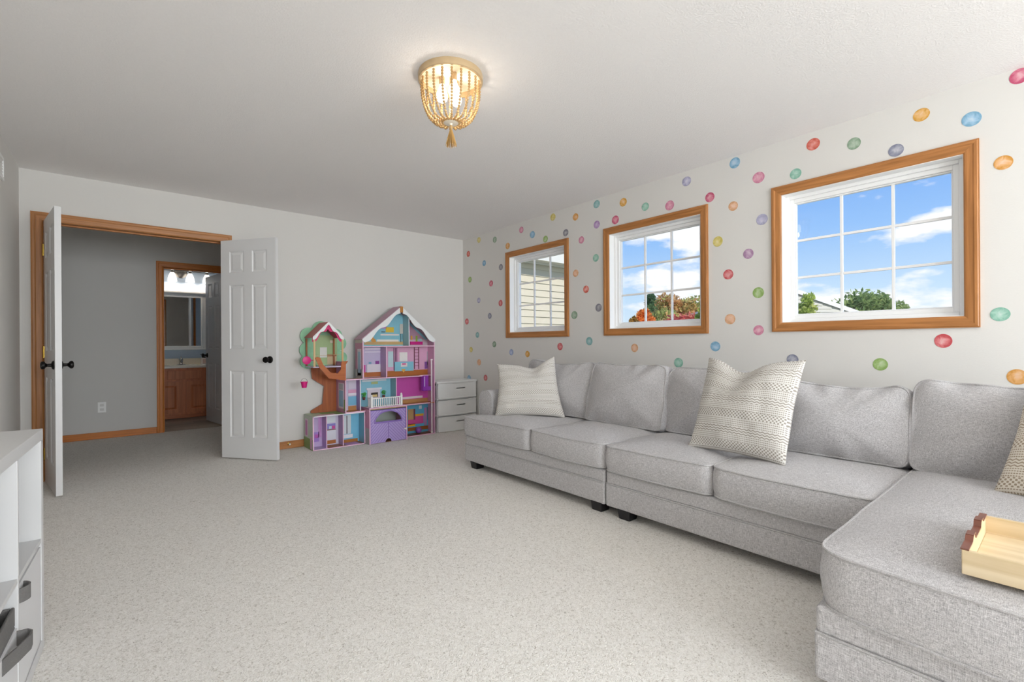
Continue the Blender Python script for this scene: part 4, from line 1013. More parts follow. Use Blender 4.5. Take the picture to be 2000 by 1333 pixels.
# vanity light bar
lb = thing('vanity_light', 'brushed nickel vanity light bar with frosted bell shades', 'wall lamp', (.76, YW, 2.1))
nick = mat('nickel', '#a8a29a', .3, .9, var=.05); shm = emis('shade_glow', '#fff6ea', 1.3)
MB().lathe([(.085, 0), (.085, .008), (.075, .014), (.05, .02), (0, .022)], 32, (.75, YW, 2.205), (0, -1, 0)).obj('wall_plate', nick, lb, smooth=True)
MB().tube([(.34, YW - .075, 2.222), (1.19, YW - .075, 2.222)], .006, 8).tube([(.70, YW, 2.222), (.70, YW - .075, 2.222)], .006, 8).tube([(.80, YW, 2.222), (.80, YW - .075, 2.222)], .006, 8).obj('bar', nick, lb, smooth=True)
for x in (.415, .637, .863, 1.085):
    o = MB().lathe([(.016, 2.236), (.018, 2.205), (.022, 2.195), (.032, 2.180), (.048, 2.14), (.058, 2.09), (.062, 2.06), (.058, 2.06), (.045, 2.13), (.02, 2.18)], 20, (x, YW - .085, 0)).obj('glass_shade', shm, lb, smooth=True)
    MB().lathe([(.0, 2.245), (.014, 2.245), (.02, 2.205), (.024, 2.192), (0, 2.192)], 14, (x, YW - .085, 0)).obj('fitter', nick, o, smooth=True)
for x in (.415, .637, .863, 1.085): light('vanity_lamp_light', 'POINT', (x, YW - .085, 2.075), 0.6, radius=.03, color=(1, .98, .96))

# ================================================================== DOLLHOUSE
YF, YK, YP, YU = 4.890, 5.180, 5.050, 5.095      # front, back of the wing, printed room backs, back of the tall house
dh = thing('dollhouse', 'tall pink and lavender wooden dollhouse with a treehouse against the back wall', 'dollhouse', (2.2, 5.03, 0))
kz = .2475
def F(x, y, Y=YF): p = P(560 + x * kz, 570 + y * kz, Y=Y); return p.x, p.z
def Q(ox, oy, k):
    def f(x, y, Y=YP - .008): p = P(ox + x * k, oy + y * k, Y=Y); return p.x, p.z
    return f
Q2, Q3, Q4 = Q(680, 590, .1125), Q(680, 720, .12), Q(585, 800, .07)
Q1 = lambda x, y, Y=YP - .008: F(x, y, Y)
QT = lambda x, y, Y=YK - .012: F(x, y, Y)
def pm(hx, rough=.45): return mat('print_' + hx[1:], hx, rough, var=.05, vscale=14)
edge_pink = pm('#efc4dc'); edge_wh = pm('#f0e9f2'); lav = pm('#c3b1d6'); sky = pm('#8fcbdf'); flo = wood('doll_floor', '#c98a4d', '#a9652f', 0, 7, .4); flo2 = wood('doll_floor_dark', '#a4663b', '#7f4426', 0, 7, .35)
pinkw = pm('#dca9cc'); bt = .009
def db(name, m, x0, x1, y0, y1, z0, z1, bevel=.0012): return bx(name, m, dh, x0, x1, y0, y1, z0, z1, bevel=bevel)
def edge(name, x0, x1, z0, z1, m=None, Y=YF): return bx(name, m or edge_pink, dh, x0, x1, Y - .0015, Y, z0, z1, bevel=0)
def pr(name, q, x0, y0, x1, y1, hx, lift=0, depth=.002):
    """flat printed panel on the back wall, traced from the photo"""
    a, z1 = q((x0 + x0) / 2, (y0)); b, _ = q(x1, y0); _, zt_ = q((x0 + x1) / 2, y0); _, zb_ = q((x0 + x1) / 2, y1)
    b = min(b, HX1 - .011)
    if b - a < .004: return None
    Y = (YK - .012 if q is QT else YP - .008) - lift * .0016
    return MB().box(a, b, Y - depth, Y, zb_, zt_).obj(name, pm(hx), dh)
def prpoly(name, q, pts, hx, lift=1, th=.002, Y=None, mats=None):
    yy = (YP - .008 - lift * .0016) if Y is None else Y
    return MB().prism([q(*p, Y=yy) for p in pts], lambda a, b, d: (a, d, b), yy - th, yy).obj(name, mats or pm(hx), dh)
HX0, HX1, KX = 2.012, 2.886, 1.822      # house left, right; kitchen left wall
zA, zB, zC, zL = 1.046, .697, .365, .342
xm = 2.455; zE, zAp = 1.130, 1.485
# shell ---------------------------------------------------------------
MB().prism([(KX, zC - .02), (KX, zB), (HX0, zB), (HX0, zE), (xm, zAp - .005), (HX1, zE), (HX1, 0), (2.03, 0), (2.03, zC - .02)], lambda a, b, d: (a, d, b), YP - .006, YP).obj('back_panel', sky, dh)
db('outer_wall', pm('#c98aa6'), HX0 - bt, HX0, YF, YU, zB, zE); edge('wall_edge', HX0 - bt, HX0 + .001, zB, zE)
db('outer_wall', pinkw, HX1 - bt, HX1, YF, YU, 0, zE); edge('wall_edge', HX1 - bt, HX1, 0, zE)
db('attic_floor', wood('doll_attic', '#d7bd92', '#c3a06c', 0, 7, .4), HX0, HX1 - bt, YF, YP - .006, zA - bt, zA); edge('floor_edge', HX0, HX1 - bt, zA - bt, zA + .001)
db('bedroom_floor', flo, KX, 2.72, YF, YP - .006, zB - bt, zB); edge('floor_edge', KX, 2.72, zB - bt, zB + .002)
db('bedroom_floor', flo, 2.72, HX1 - bt, YF + .07, YP - .006, zB - bt, zB); edge('floor_edge', 2.72, HX1 - bt, zB - bt, zB + .002, Y=YF + .07)
db('kitchen_floor', flo, KX, 2.06, YF, YP - .006, zC - .012 - bt, zC - .012); edge('floor_edge', KX, 2.04, zC - .012 - bt, zC - .010)
db('parlour_floor', wood('doll_parlour', '#cdb193', '#b89873', 0, 7, .4), 2.04, 2.47, 4.795, YP - .006, zC + .010 - bt, zC + .010)
db('parlour_floor', flo, 2.47, HX1 - bt, YF, YP - .006, zC + .010 - bt, zC + .010); edge('floor_edge', 2.47, 2.82, zC + .001, zC + .012)
db('ground_floor', flo2, 2.47, HX1 - bt, YF, YP - .006, .001, .010); edge('floor_edge', 2.47, HX1 - bt, 0.001, .011)
# dividers
db('divider', pm('#9fc6cf'), 2.551, 2.557, YF + .004, YP - .006, zA, 1.40); edge('divider_edge', 2.550, 2.558, zA, 1.36, edge_wh, Y=YF + .004)
db('divider', pm('#b9a3cc'), 2.272, 2.279, YF + .004, YP - .006, zB, zA - bt); edge('divider_edge', 2.271, 2.280, zB, zA - bt, edge_pink, Y=YF + .004)
db('divider', pm('#a98fc4'), 1.992, 1.998, YF + .05, YP - .006, zC - .012, zB - bt); edge('divider_edge', 1.990, 2.000, zC - .012, zB - bt, edge_wh, Y=YF + .05)
db('divider', pm('#8fb7c4'), 2.391, 2.398, YF + .01, YP - .006, zC + .01, zB - bt); edge('divider_edge', 2.390, 2.399, zC + .01, zB - bt, edge_pink, Y=YF + .01)
db('outer_wall', pm('#c795b6'), KX - .007, KX, YF, YK - .004, zL, .885); edge('wall_edge', KX - .008, KX + .001, zL, .885)
# printed room backs ----------------------------------------------------
def room(name, x0, x1, z0, z1, hx): return MB().box(x0, x1, YP - .008, YP - .006, z0, z1).obj(name, pm(hx), dh)
room('attic_wallpaper', HX0 + .01, 2.551, zA, zE - .01, '#92cfe2'); room('den_wallpaper', 2.558, HX1 - bt, zA, zE - .01, '#cdb9c6')
MB().prism([(2.06, zE - .01), (2.551, zE - .01), (2.551, 1.395), (xm, 1.468)], lambda a, b, d: (a, d, b), YP - .008, YP - .006).obj('gable_wallpaper', pm('#86c2d4'), dh)
MB().prism([(2.558, zE - .01), (2.84, zE - .01), (2.558, 1.365)], lambda a, b, d: (a, d, b), YP - .008, YP - .006).obj('gable_wallpaper', pm('#b48ea3'), dh)
room('bedroom_wallpaper', HX0, 2.272, zB, zA - bt, '#c4bbdb'); room('salon_wallpaper', 2.279, HX1 - bt, zB, zA - bt, '#dcaacb')
room('kitchen_wallpaper', KX, 1.992, zC - .012, zB - bt, '#cfc9e0'); room('parlour_wallpaper', 1.998, 2.391, zC + .01, zB - bt, '#8ec7dc')
room('lounge_wallpaper', 2.398, HX1 - bt, zC + .01, zB - bt, '#cf56b4'); room('gym_wallpaper', 2.47, HX1 - bt, .010, zC, '#5fb6da')
# printed skirting and floors seen on the backs
for nm, q, c, hx in (
    ('skirting_print', Q2, (500, 655, 875, 690), '#efe9e2'), ('floor_print', Q2, (275, 690, 1060, 745), '#cfae78'), ('floor_print', Q2, (275, 1215, 665, 1300), '#b56a35'),
    ('floor_print', Q2, (680, 1185, 1480, 1275), '#b87035'), ('floor_print', Q3, (0, 610, 130, 700), '#c08a4e'), ('floor_print', Q3, (880, 490, 1400, 590), '#c2935c'),
    ('skirting_print', Q3, (885, 455, 1210, 490), '#efe4ea')): pr(nm, q, *c, hx)
# attic prints
pr('desk_print', Q2, 560, 560, 880, 585, '#e9dcd8', 1); pr('picture_print', Q2, 650, 440, 790, 530, '#e4c038', 1); pr('painting_print', Q2, 895, 385, 985, 555, '#c9c3bb', 1)
pr('easel_print', Q2, 905, 555, 920, 700, '#5b6f75', 1); pr('easel_print', Q2, 945, 555, 960, 690, '#5b6f75', 1); pr('vase_print', Q2, 975, 610, 1010, 690, '#d36a77', 1)
pr('cushion_print', Q2, 560, 375, 660, 465, '#c78bc6', 1); prpoly('guitar_print', Q2, [(405, 690), (395, 660), (410, 630), (420, 540), (435, 540), (440, 630), (475, 655), (485, 690), (445, 705)], '#dc9c46')
MB().lathe([(.031, 0), (.041, 0), (.041, .002), (.031, .002), (.031, 0)], 24, (Q2(745, 320)[0], YK - .010, Q2(745, 320)[1]), (0, -1, 0)).obj('hoop_print', pm('#d9d5cd'), dh)
pr('pennant_print', Q2, 575, 515, 640, 530, '#3f4a52', 1)
pr('sofa_print', Q2, 1072, 690, 1285, 745, '#d0148a', 1, .012); pr('cushion_print', Q2, 1085, 590, 1112, 660, '#e0a53c', 2); pr('cactus_print', Q2, 1170, 590, 1200, 695, '#8fb23e', 2); pr('towel_print', Q2, 1215, 640, 1280, 690, '#9fc4c6', 1)
# bedroom prints
pr('canopy_print', Q2, 285, 800, 560, 830, '#e4def0', 1); pr('canopy_print', Q2, 285, 860, 560, 880, '#e4def0', 1); pr('bed_print', Q2, 320, 1085, 555, 1220, '#ddd9e4', 1, .01)
pr('pillow_print', Q2, 470, 1025, 535, 1085, '#8c4296', 2); pr('pillow_print', Q2, 355, 1045, 400, 1080, '#7fa9c6', 2); pr('dress_print', Q2, 615, 870, 655, 1140, '#c72f86', 1); pr('wardrobe_print', Q2, 572, 870, 612, 1170, '#7d92c0', 1)
pr('lamp_print', Q2, 272, 1095, 298, 1225, '#cf3f9a', 1)
# salon prints
pr('curtain_print', Q2, 690, 860, 780, 1130, '#c3dfe6', 1)
for x in (785, 812, 836): pr('stripe_print', Q2, x, 800, x + 12, 1040 + (x == 785) * 150, '#6d3a63', 1)
pr('poster_print', Q2, 890, 875, 1025, 1030, '#eceaea', 1); pr('crib_print', Q2, 800, 1040, 1125, 1200, '#86c9dd', 1, .012); pr('bowl_print', Q2, 905, 1060, 1015, 1125, '#eae2e4', 9); pr('bowl_fruit_print', Q2, 925, 1060, 990, 1095, '#d77da8', 10)
prpoly('giraffe_print', Q2, [(925, 1165), (995, 1165), (985, 1195), (960, 1230), (935, 1195)], '#e0b35c', lift=9)
for x in (1140, 1215): pr('ladder_rail_print', Q2, x, 790, x + 14, 1165, '#6a2f45', 1)
for i in range(6): pr('ladder_rung_print', Q2, 1150, 825 + i * 56, 1222, 833 + i * 56, '#8a4a60', 2)
pr('egg_chair_print', Q2, 1325, 1040, 1395, 1160, '#8b5aa5', 1); pr('mirror_print', Q2, 1365, 860, 1410, 1110, '#a9aeb4', 1)
# kitchen prints
pr('cabinet_print', Q3, 0, 180, 125, 330, '#d8d2e2', 1); pr('tile_print', Q3, 0, 345, 130, 400, '#dfa6c6', 1); pr('worktop_print', Q3, 0, 400, 132, 440, '#eeeaf2', 2); pr('cupboard_print', Q3, 0, 455, 132, 600, '#7cc0de', 1)
# parlour: fireplace, plants
pr('cornice_print', Q3, 225, 180, 620, 210, '#dbe6ee', 1); pr('mantel_print', Q3, 290, 315, 535, 345, '#e8e4ee', 3, .012); pr('fireplace_print', Q3, 310, 345, 515, 505, '#dcd4e0', 1, .006); pr('firebox_print', Q3, 368, 392, 478, 465, '#3a2f2c', 6); pr('fire_print', Q3, 385, 425, 465, 462, '#e2c787', 7)
pr('sign_print', Q3, 375, 215, 480, 255, '#b9c68a', 1); pr('curtain_print', Q3, 740, 170, 785, 440, '#a9aeb2', 1)
def plant(q, x, y, sc):
    X, Z = q(x, y, Y=5.02); o = MB().lathe([(.012, 0), (.017, .03), (.014, .03), (.0, .026)], 12, (X, 5.02, Z)).obj('plant_pot', pm('#7a4a46'), dh, smooth=True)
    mb = MB(); rr = random.Random(int(x))
    for i in range(60):
        c = Vector((X, 5.02, Z + .06)) + Vector((rr.gauss(0, 1), rr.gauss(0, .8), rr.gauss(0, 1))).normalized() * rr.uniform(.008, .030)
        a = Vector((rr.gauss(0, 1), rr.gauss(0, 1), rr.gauss(0, 1))).normalized() * .009; b = a.orthogonal().normalized() * .006
        mb.add([c - a, c + b, c + a, c - b], [(0, 1, 2, 3)])
    mb.obj('plant_leaves', pm('#5fc257'), o)
plant(Q3, 258, 515, 1); plant(Q3, 580, 478, 1)
# gym prints
pr('band_print', Q3, 970, 745, 1225, 780, '#f0b429', 1); pr('band_print', Q3, 970, 780, 1225, 905, '#d4569f', 1); pr('band_print', Q3, 970, 905, 1090, 945, '#efb52e', 1); pr('door_print', Q3, 970, 665, 1060, 835, '#c7a470', 2); pr('door_shading_print', Q3, 1060, 660, 1088, 835, '#7d4a56', 2); pr('poster_print', Q3, 1150, 605, 1195, 660, '#d6e5ee', 1)  # strip beside the printed door is the artwork's shading, held in its colour
pr('floor_print', Q3, 970, 945, 1350, 1000, '#a5632f', 1); pr('window_print', Q3, 1285, 630, 1330, 830, '#6f7f8e', 1); pr('curtain_print', Q3, 1235, 640, 1275, 920, '#b98bbd', 1)
# roof --------------------------------------------------------------------
rf = mat('doll_roof', '#b694a5', .6, var=.12, vscale=30); slope_ = (zAp - zE) / (xm - HX0)
for sgn, e0 in ((1, HX0 - .02), (-1, HX1 + .004)):
    ze_ = zE - slope_ * .02
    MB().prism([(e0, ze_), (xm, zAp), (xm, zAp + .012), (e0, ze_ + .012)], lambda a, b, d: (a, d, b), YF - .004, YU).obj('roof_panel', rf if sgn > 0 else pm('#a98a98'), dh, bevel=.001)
fas = pm('#eef0f0')
def scallop(sgn):
    e0 = HX0 - .014 if sgn > 0 else HX1 + .002; n = 48; topl = []; botl = []
    for i in range(n + 1):
        t = i / n; x = e0 + (xm - sgn * .014 - e0) * t; z = zE - .008 + (zAp - zE + .004) * t
        d = .062 + .018 * math.sin(t * 2 * math.pi * 2.25 - 1.2) - .0 * t
        if t < .08: d = .02 + .05 * t / .08
        topl.append((x, z)); botl.append((x, z - d))
    MB().prism(topl + botl[::-1], lambda a, b, d: (a, d, b), YF - .014, YF - .005).obj('scalloped_bargeboard', fas, dh)
scallop(1); scallop(-1)
bx('ridge_block', wood('doll_ridge', '#c98b3f', '#b07530', 2, 9, .5), dh, xm - .020, xm + .016, YF - .020, YF - .002, zAp - .062, zAp + .006)
# printed pieces on the house's outer side wall
for y0, y1, z0, z1, hx in ((4.93, 5.03, zB + .03, zA - .03, '#e9dbe8'), (4.945, 5.015, zB + .06, zA - .06, '#a9c4dd'), (4.90, 5.09, zB, zB + .10, '#b9bab6'), (4.90, 5.09, zE - .05, zE - .005, '#c9c2b6')):
    bx('side_window_print' if z1 < zE - .02 and z0 > zB else 'side_print', pm(hx), dh, HX0 - bt - .0015 - (hx == '#a9c4dd') * .001, HX0 - bt, y0, y1, z0, z1, bevel=0)
for y0, y1, z0, z1, hx in ((4.93, 5.09, zC + .02, zB - .04, '#e6d8e6'), (4.95, 5.07, zC + .04, zB - .12, '#8fbfe0'), (4.95, 5.07, zB - .11, zB - .05, '#b7c3cc'), (4.9, 4.93, zC, zC + .12, '#7e9a5f')):
    bx('side_window_print', pm(hx), dh, KX - .0085 - (hx != '#e6d8e6') * .001, KX - .007, y0, y1, z0, z1, bevel=0)
# garage --------------------------------------------------------------------
GX0, GX1, GY, GZ = 2.040, 2.468, 4.790, .386
db('garage_wall', pm('#c98aa8'), GX0 - bt, GX0, GY, YP - .006, 0, GZ); edge('wall_edge', GX0 - bt, GX0 + .002, 0, GZ, Y=GY)
bx('side_print', pm('#a9a6a6'), dh, GX0 - bt - .0012, GX0 - bt, GY + .005, 4.90, 0, .17, bevel=0)
db('garage_wall', pm('#c98aa8'), GX1 - bt, GX1, GY, YP - .006, 0, GZ); edge('wall_edge', GX1 - bt, GX1 + .001, 0, GZ, Y=GY)
db('garage_roof', edge_pink, GX0 - bt, GX1, GY, YF + .002, GZ - bt, GZ + .002)
gd = pm('#b6a2d8'); gdd = pm('#8d72bd'); gx0, gx1 = GX0 + .004, GX1 - .012; gz0, gz1 = .006, GZ - .028; gw = gx1 - gx0; gxc = (gx0 + gx1) / 2
wc, wz, wr_, wh = gxc, .232, .150, .104      # arched window
arch = [(wc + wr_ * math.cos(t), wz + wh * math.sin(t)) for t in LS(0, math.pi, 19)]
low = [(gxc + .036 * math.cos(t), gz0 + .036 * math.sin(t)) for t in LS(math.pi, 0, 11)]
# two halves of the door slab round the window and the mouse-hole
def half(sg):
    if sg < 0: a = [(gx0, gz0)] + [p for p in low if p[0] <= gxc + 1e-6] + [(gxc, wz)] + [(wc - wr_, wz)] + [p for p in arch[::-1] if p[0] <= gxc + 1e-6] + [(gxc, gz1), (gx0, gz1)]
    else: a = [(gx1, gz0)] + [p for p in low[::-1] if p[0] >= gxc - 1e-6] + [(gxc, wz)] + [(wc + wr_, wz)] + [p for p in arch if p[0] >= gxc - 1e-6] + [(gxc, gz1), (gx1, gz1)]
    o = MB().prism(a, lambda p, q, d: (p, d, q), GY + .006, GY + .014).obj('garage_door', gd, dh)
    return o
def clip(p0, p1):
    """part of the segment outside the window arch and inside the door"""
    pts = []
    for i in range(41):
        t = i / 40; p = (p0[0] + (p1[0] - p0[0]) * t, p0[1] + (p1[1] - p0[1]) * t)
        ok = gz0 + .006 < p[1] < gz1 - .006 and not (p[1] > wz - .022 and ((p[0] - wc) / (wr_ + .02)) ** 2 + ((p[1] - wz) / (wh + .02)) ** 2 < 1) and ((p[0] - gxc) ** 2 + (p[1] - gz0) ** 2) > .042 ** 2
        if ok: pts.append(p)
    return (pts[0], pts[-1]) if len(pts) > 2 else None
for sg in (-1, 1):
    o = half(sg); xo = gx0 if sg < 0 else gx1
    for i in range(-7, 12):
        za = gz0 + i * .034
        seg = clip((gxc + sg * .008, za + .2), (xo - sg * .006, za)) if sg > 0 else clip((xo + .006, za + .0), (gxc - .008, za + .2))
        if seg:
            (a0, b0), (a1, b1) = seg; ln = math.hypot(a1 - a0, b1 - b0); nx, nz = -(b1 - b0) / ln * .002, (a1 - a0) / ln * .002
            MB().prism([(a0 - nx, b0 - nz), (a1 - nx, b1 - nz), (a1 + nx, b1 + nz), (a0 + nx, b0 + nz)], lambda p, q, d: (p, d, q), GY + .0045, GY + .0062).obj('groove', pm('#8a70bd'), o)
ar2 = [(wc + (wr_ + .012) * math.cos(t), wz + (wh + .012) * math.sin(t)) for t in LS(0, math.pi, 19)]
MB().prism(arch + ar2[::-1], lambda p, q, d: (p, d, q), GY + .002, GY + .007).obj('window_arch', gdd, dh)
bx('window_sill', gdd, dh, wc - wr_ - .014, wc + wr_ + .014, GY + .002, GY + .008, wz - .018, wz)
bx('door_seam', gdd, dh, gxc - .004, gxc + .004, GY + .003, GY + .007, gz0 + .040, wz - .018); bx('door_frame', gdd, dh, gx0, gx1, GY + .003, GY + .008, gz1 - .008, gz1)
bx('door_frame', gdd, dh, gx0 - .002, gx0 + .006, GY + .003, GY + .008, gz0, gz1); bx('door_frame', gdd, dh, gx1 - .006, gx1 + .008, GY + .003, GY + .008, gz0, gz1)
bx('garage_back', pm('#b9c2bb'), dh, GX0, GX1 - bt, YP - .012, YP - .008, .01, GZ - bt, bevel=0); db('ground_floor', flo2, GX0, GX1 - bt, GY + .02, YP - .012, .001, .006)
MB().prism([(gx1 - .03, .125), (gx1 + .008, .110), (gx1 + .012, .135)], lambda p, q, d: (p, d, q), GY - .004, GY + .004).obj('door_tab', pm('#f4ecd9'), dh)
# balcony railing
rw = pm('#f4f3f2', .35); rx0, rx1, rz0 = 2.062, 2.405, GZ + .003
ra = bx('balcony_railing', rw, dh, rx0 + .01, rx1 - .01, GY + .004, GY + .014, rz0 + .092, rz0 + .102); bx('bottom_rail', rw, ra, rx0 + .01, rx1 - .01, GY + .004, GY + .014, rz0 + .004, rz0 + .012)
for i in range(13): x = rx0 + .026 + i * (rx1 - rx0 - .052) / 12; bx('baluster', rw, ra, x - .0045, x + .0045, GY + .006, GY + .012, rz0 + .012, rz0 + .092, bevel=0)
for x in (rx0, rx1):
    bx('rail_post', rw, ra, x - .011, x + .011, GY + .001, GY + .021, rz0, rz0 + .118)
    MB().sphere((x, GY + .011, rz0 + .127), .011, 10, 8).obj('finial', rw, ra, smooth=True)
for i in range(4): y = GY + .035 + i * .02; bx('side_baluster', rw, ra, rx0 - .004, rx0 + .004, y - .004, y + .004, rz0 + .002, rz0 + .092, bevel=0)
bx('side_rail', rw, ra, rx0 - .005, rx0 + .005, GY + .021, YF + .01, rz0 + .092, rz0 + .102)
# lift and its pole
lc = bpy.data.materials.new('purple_clear'); lc.use_nodes = True; b = lc.node_tree.nodes['Principled BSDF']; b.inputs['Base Color'].default_value = hexc('#b04fd0'); b.inputs['Roughness'].default_value = .2; b.inputs['Alpha'].default_value = .62
ex0, ex1, ez0, ez1 = 2.735, 2.838, .515, .690
lf = MB().box(ex0, ex1, YF + .01, YF + .07, ez0, ez0 + .006).box(ex0, ex0 + .004, YF + .01, YF + .07, ez0, ez1).box(ex0, ex1, YF + .066, YF + .07, ez0, ez1).box(ex0, ex1, YF + .01, YF + .014, ez0, ez0 + .05).obj('lift_cage', lc, dh)
bx('lift_stripe', pm('#d9c9ee'), lf, ex0 + .045, ex0 + .055, YF + .0645, YF + .066, ez0 + .02, ez1 - .01, bevel=0)
MB().lathe([(.013, .012), (.013, .03), (.0085, .032), (.0085, .868), (.013, .87), (.013, .886), (0, .888)], 14, (2.846, YF + .008, 0)).obj('lift_pole', pm('#ece4e6'), dh, smooth=True)
# left wing --------------------------------------------------------------------
LX0, LX1 = 1.486, 2.026
bx('outer_wall', pm('#b9c2b4'), dh, LX0 - .001, LX0 + .008, YF, YK, 0, zL); edge('wall_edge', LX0 - .002, LX0 + .009, 0, zL + .002)
bx('outer_wall', pm('#7fb9cc'), dh, LX1 - .008, LX1, YF, YK, 0, zL); edge('wall_edge', LX1 - .010, LX1, 0, zL)
db('wing_roof', pm('#b9c6a6'), LX0, LX1, YF, YK, zL - .008, zL); edge('roof_edge', LX0, LX1, zL - .008, zL + .002, edge_wh)
bx('lawn_print', pm('#7fa765'), dh, 1.62, KX - .01, YF + .01, YK - .03, zL, zL + .0015, bevel=0); bx('path_print', pm('#dcbecb'), dh, 1.54, 1.72, YF + .008, YF + .09, zL + .0005, zL + .0025, bevel=0)
db('wing_floor', pm('#cbb8dc'), LX0 + .008, 1.640, YF, YP, .001, .008); db('wing_floor', flo2, 1.640, LX1 - .008, YF, YP, .001, .008); edge('floor_edge', LX0, LX1, 0.0, .008)
bx('wing_back', pm('#c9b2da'), dh, LX0 + .008, 1.66, YP - .008, YP - .002, .008, zL - .008, bevel=0); bx('wing_back', pm('#d8d3e6'), dh, 1.66, 1.80, YP - .008, YP - .002, .008, zL - .008, bevel=0); bx('wing_back', pm('#7cc3e2'), dh, 1.80, LX1 - .008, YP - .008, YP - .002, .008, zL - .008, bevel=0)
for x, hx in ((1.628, '#c9a6d6'), (1.797, '#b295bf')):
    db('wing_divider', pm(hx), x - .003, x + .003, YF + .02, YP - .008, .008, zL - .008); edge('divider_edge', x - .004, x + .004, .008, zL - .008, edge_pink, Y=YF + .02)
for nm, c, hx, lf_ in (('washer_print', (400, 635, 545, 905), '#a783cf', 1), ('washer_door_print', (420, 700, 520, 800), '#c060b8', 2), ('curtain_print', (520, 220, 610, 780), '#cf9ad2', 1), ('shelf_print', (722, 190, 1000, 370), '#dfe6ea', 1), ('shelf_print', (722, 400, 1000, 550), '#8f87cf', 1), ('jar_print', (905, 455, 985, 540), '#d3559c', 2), ('jar_print', (820, 470, 890, 540), '#cfe3ea', 2), ('counter_print', (722, 555, 1010, 580), '#8a5a4e', 2), ('cupboard_print', (722, 580, 1010, 840), '#e3e5ee', 1), ('floor_print', (722, 860, 1010, 960), '#b87038', 1),
                       ('clock_case_print', (1195, 160, 1430, 690), '#dfe6ea', 1), ('clock_print', (1300, 180, 1335, 680), '#8d8690', 2), ('chair_rail_print', (1195, 700, 1480, 800), '#f0eef2', 1), ('floor_print', (1180, 830, 1620, 920), '#b4742f', 1), ('door_print', (1690, 130, 1760, 830), '#5d4a58', 1), ('suitcase_print', (1700, 440, 1755, 800), '#c263a6', 2)):
    pr(nm, Q4, *c, hx, lf_)
bx('side_print', pm('#7f9c63'), dh, LX0 - .0022, LX0 - .001, YF + .004, YK, 0, .11, bevel=0); bx('side_window_print', pm('#d9bfd2'), dh, LX0 - .0022, LX0 - .001, 5.05, 5.14, .12, .30, bevel=0); bx('side_window_print', pm('#c46fae'), dh, LX0 - .003, LX0 - .0022, 5.065, 5.125, .135, .285, bevel=0); bx('side_door_print', pm('#d6a4c4'), dh, LX0 - .003, LX0 - .001, 4.91, 4.97, .01, .13, bevel=0)
bx('rug_print', pm('#c48ec4'), dh, 1.83, 1.97, YF + .01, YF + .14, .008, .010, bevel=0)
# treehouse --------------------------------------------------------------------
bark_ = wood('doll_tree', '#b0602a', '#95491d', 2, 7, .45); fol = mat('doll_foliage', '#93cba4', .6, var=.25, vscale=16)
YT = YK - .002
fc, rads = [], []
lobes = [(270, 305, 72), (175, 350, 66), (165, 460, 62), (165, 550, 58), (385, 345, 52), (415, 410, 56), (425, 520, 52), (280, 450, 140)]
circ = [(F(x, y, YT), r * .2475 / 919.566 * 4.98) for x, y, r in lobes]
cx_, cz_ = F(285, 430, YT); outl = []
for i in range(140):
    a = 2 * math.pi * i / 140; dx, dz = math.cos(a), math.sin(a); best = .05
    for (px_, pz_), r in circ:
        ox, oz = px_ - cx_, pz_ - cz_; bq = ox * dx + oz * dz; disc = r * r - (ox * ox + oz * oz - bq * bq)
        if disc > 0: best = max(best, bq + math.sqrt(disc))
    outl.append((cx_ + dx * best, cz_ + dz * best))
MB().prism(outl, lambda a, b, d: (a, d, b), YT - .008, YT).obj('foliage_board', fol, dh)
prpoly('trunk_board', Q1, [(190, 600), (200, 690), (293, 745), (280, 885), (190, 940), (188, 958), (392, 958), (392, 600)], None, th=.010, Y=YT - .010, mats=bark_)
prpoly('branch_board', Q1, [(222, 522), (240, 515), (262, 522), (285, 575), (345, 640), (400, 645), (425, 615), (430, 560), (440, 550), (482, 548), (464, 575), (464, 702), (330, 685), (258, 600)], None, th=.010, Y=YF, mats=wood('doll_branch', '#bf6c30', '#a85523', 0, 7, .45))
PX0, PX1, PZ_ = 1.494, 1.800, .842
db('treehouse_floor', pm('#c9bfd8'), PX0, PX1 + .02, YF + .002, YT - .02, PZ_ - .010, PZ_)
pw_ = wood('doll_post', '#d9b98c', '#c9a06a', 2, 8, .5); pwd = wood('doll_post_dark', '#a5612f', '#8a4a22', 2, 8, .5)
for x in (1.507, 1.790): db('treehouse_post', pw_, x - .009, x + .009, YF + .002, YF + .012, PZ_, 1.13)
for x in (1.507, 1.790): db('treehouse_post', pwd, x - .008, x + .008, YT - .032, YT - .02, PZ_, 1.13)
pr('treehouse_backdrop', QT, 225, 345, 395, 575, '#a5c08a', 2); pr('bench_print', QT, 318, 500, 390, 575, '#c9b48e', 4); pr('bench_rail_print', QT, 318, 495, 390, 510, '#9a5a30', 5); pr('cat_print', QT, 260, 440, 315, 520, '#dfe0da', 4); pr('bird_house_print', QT, 340, 385, 368, 405, '#e0dac6', 4)
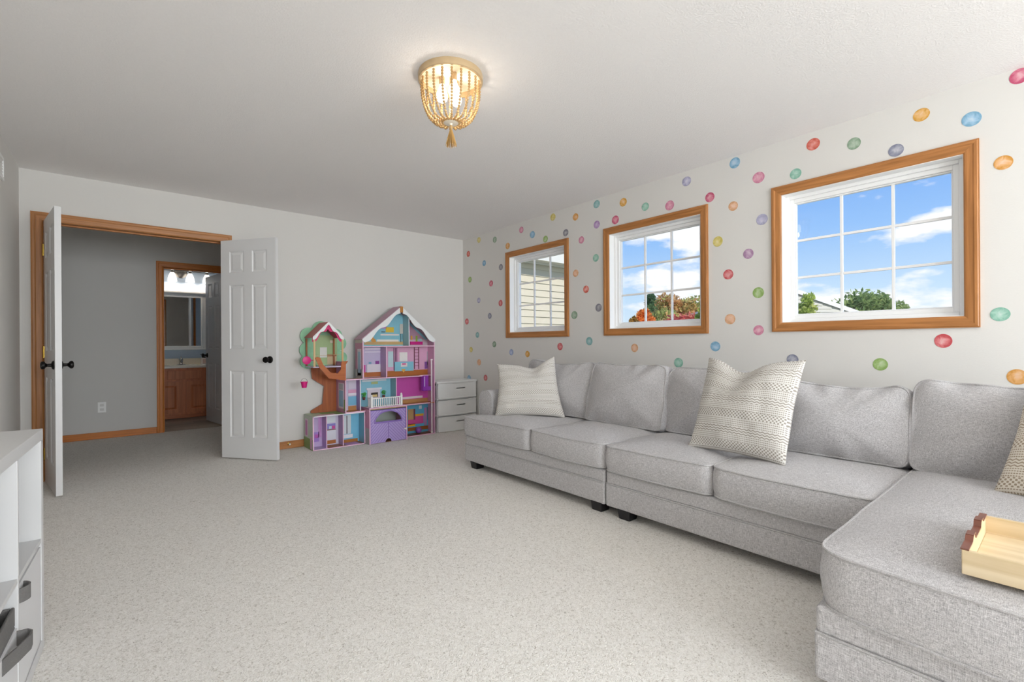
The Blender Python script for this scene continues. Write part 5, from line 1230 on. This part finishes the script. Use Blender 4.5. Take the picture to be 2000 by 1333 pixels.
for sgn in (1, -1):
    ap, e0 = 1.645, (1.490 if sgn > 0 else 1.800); zp, zq = 1.290, 1.135
    MB().prism([(e0, zq), (ap, zp), (ap, zp + .008), (e0, zq + .008)], lambda a, b, d: (a, d, b), YF, YT - .012).obj('treehouse_roof', pm('#b04a4a') if sgn > 0 else pm('#c2185f'), dh)
    n = 24; tl, bl = [], []
    for i in range(n + 1):
        t = i / n; x = e0 + (ap - e0) * t; z = zq + .008 + (zp - zq) * t; tl.append((x, z)); bl.append((x, z - .038 - .010 * math.sin(t * 2 * math.pi * 2 - 1)))
    MB().prism(tl + bl[::-1], lambda a, b, d: (a, d, b), YF - .008, YF).obj('treehouse_bargeboard', fas, dh)
    n = 24; tl, bl = [], []
    for i in range(n + 1):
        t = i / n; x = e0 + (ap - e0) * t; z = zq + (zp - zq) * t; tl.append((x, z)); bl.append((x, z - .052 - .018 * math.sin(t * 2 * math.pi * 1.5 - .6)))
    MB().prism(tl + bl[::-1], lambda a, b, d: (a, d, b), YF + .012, YF + .018).obj('treehouse_gable', pm('#d81b6f'), dh)
MB().tube([(PX0 + .01, YF + .007, .955), (PX1 - .01, YF + .007, .960)], .002, 6).obj('treehouse_rail', pm('#c9b48e'), dh)
# pulley, string and bucket
hot = pm('#d81b7f', .4); bxp, bzp = F(160, 543, YF + .02); bux, buz = F(140, 712, YF + .02)
MB().lathe([(.0, -.005), (.036, -.005), (.041, -.003), (.041, .003), (.036, .005), (0, .005)], 24, (bxp, YF + .03, bzp), (0, 1, 0)).obj('pulley', hot, dh, smooth=True); MB().tube([(bxp, YF + .03, bzp), (PX0 + .01, YF + .03, bzp)], .004, 6).obj('pulley_arm', hot, dh)
MB().tube([(bux, YF + .03, bzp - .01), (bux, YF + .03, buz + .03)], .0008, 4).obj('pulley_string', pm('#e8e6e0'), dh)
bk = MB().lathe([(0, -.060), (.022, -.060), (.031, -.006), (.035, -.006), (.035, 0), (.030, 0), (.021, -.054), (0, -.054)], 20, (bux, YF + .03, buz)).obj('bucket', hot, dh, smooth=True)
MB().tube([(bux - .031 * math.cos(t), YF + .03, buz - .003 + .034 * math.sin(t)) for t in LS(0, math.pi, 12)], .0015, 6).obj('bucket_handle', pm('#5d5560'), bk)
# ball in the gym
X, Z = Q3(1145, 885, Y=4.99)
MB().sphere((X, 4.99, .0475), .037, 24, 16).obj('toy_ball', mat('ball_purple', '#8e55b4', .4, var=.06, vscale=12), None, smooth=True, label='small purple ball on the lowest dollhouse floor', cat='ball')
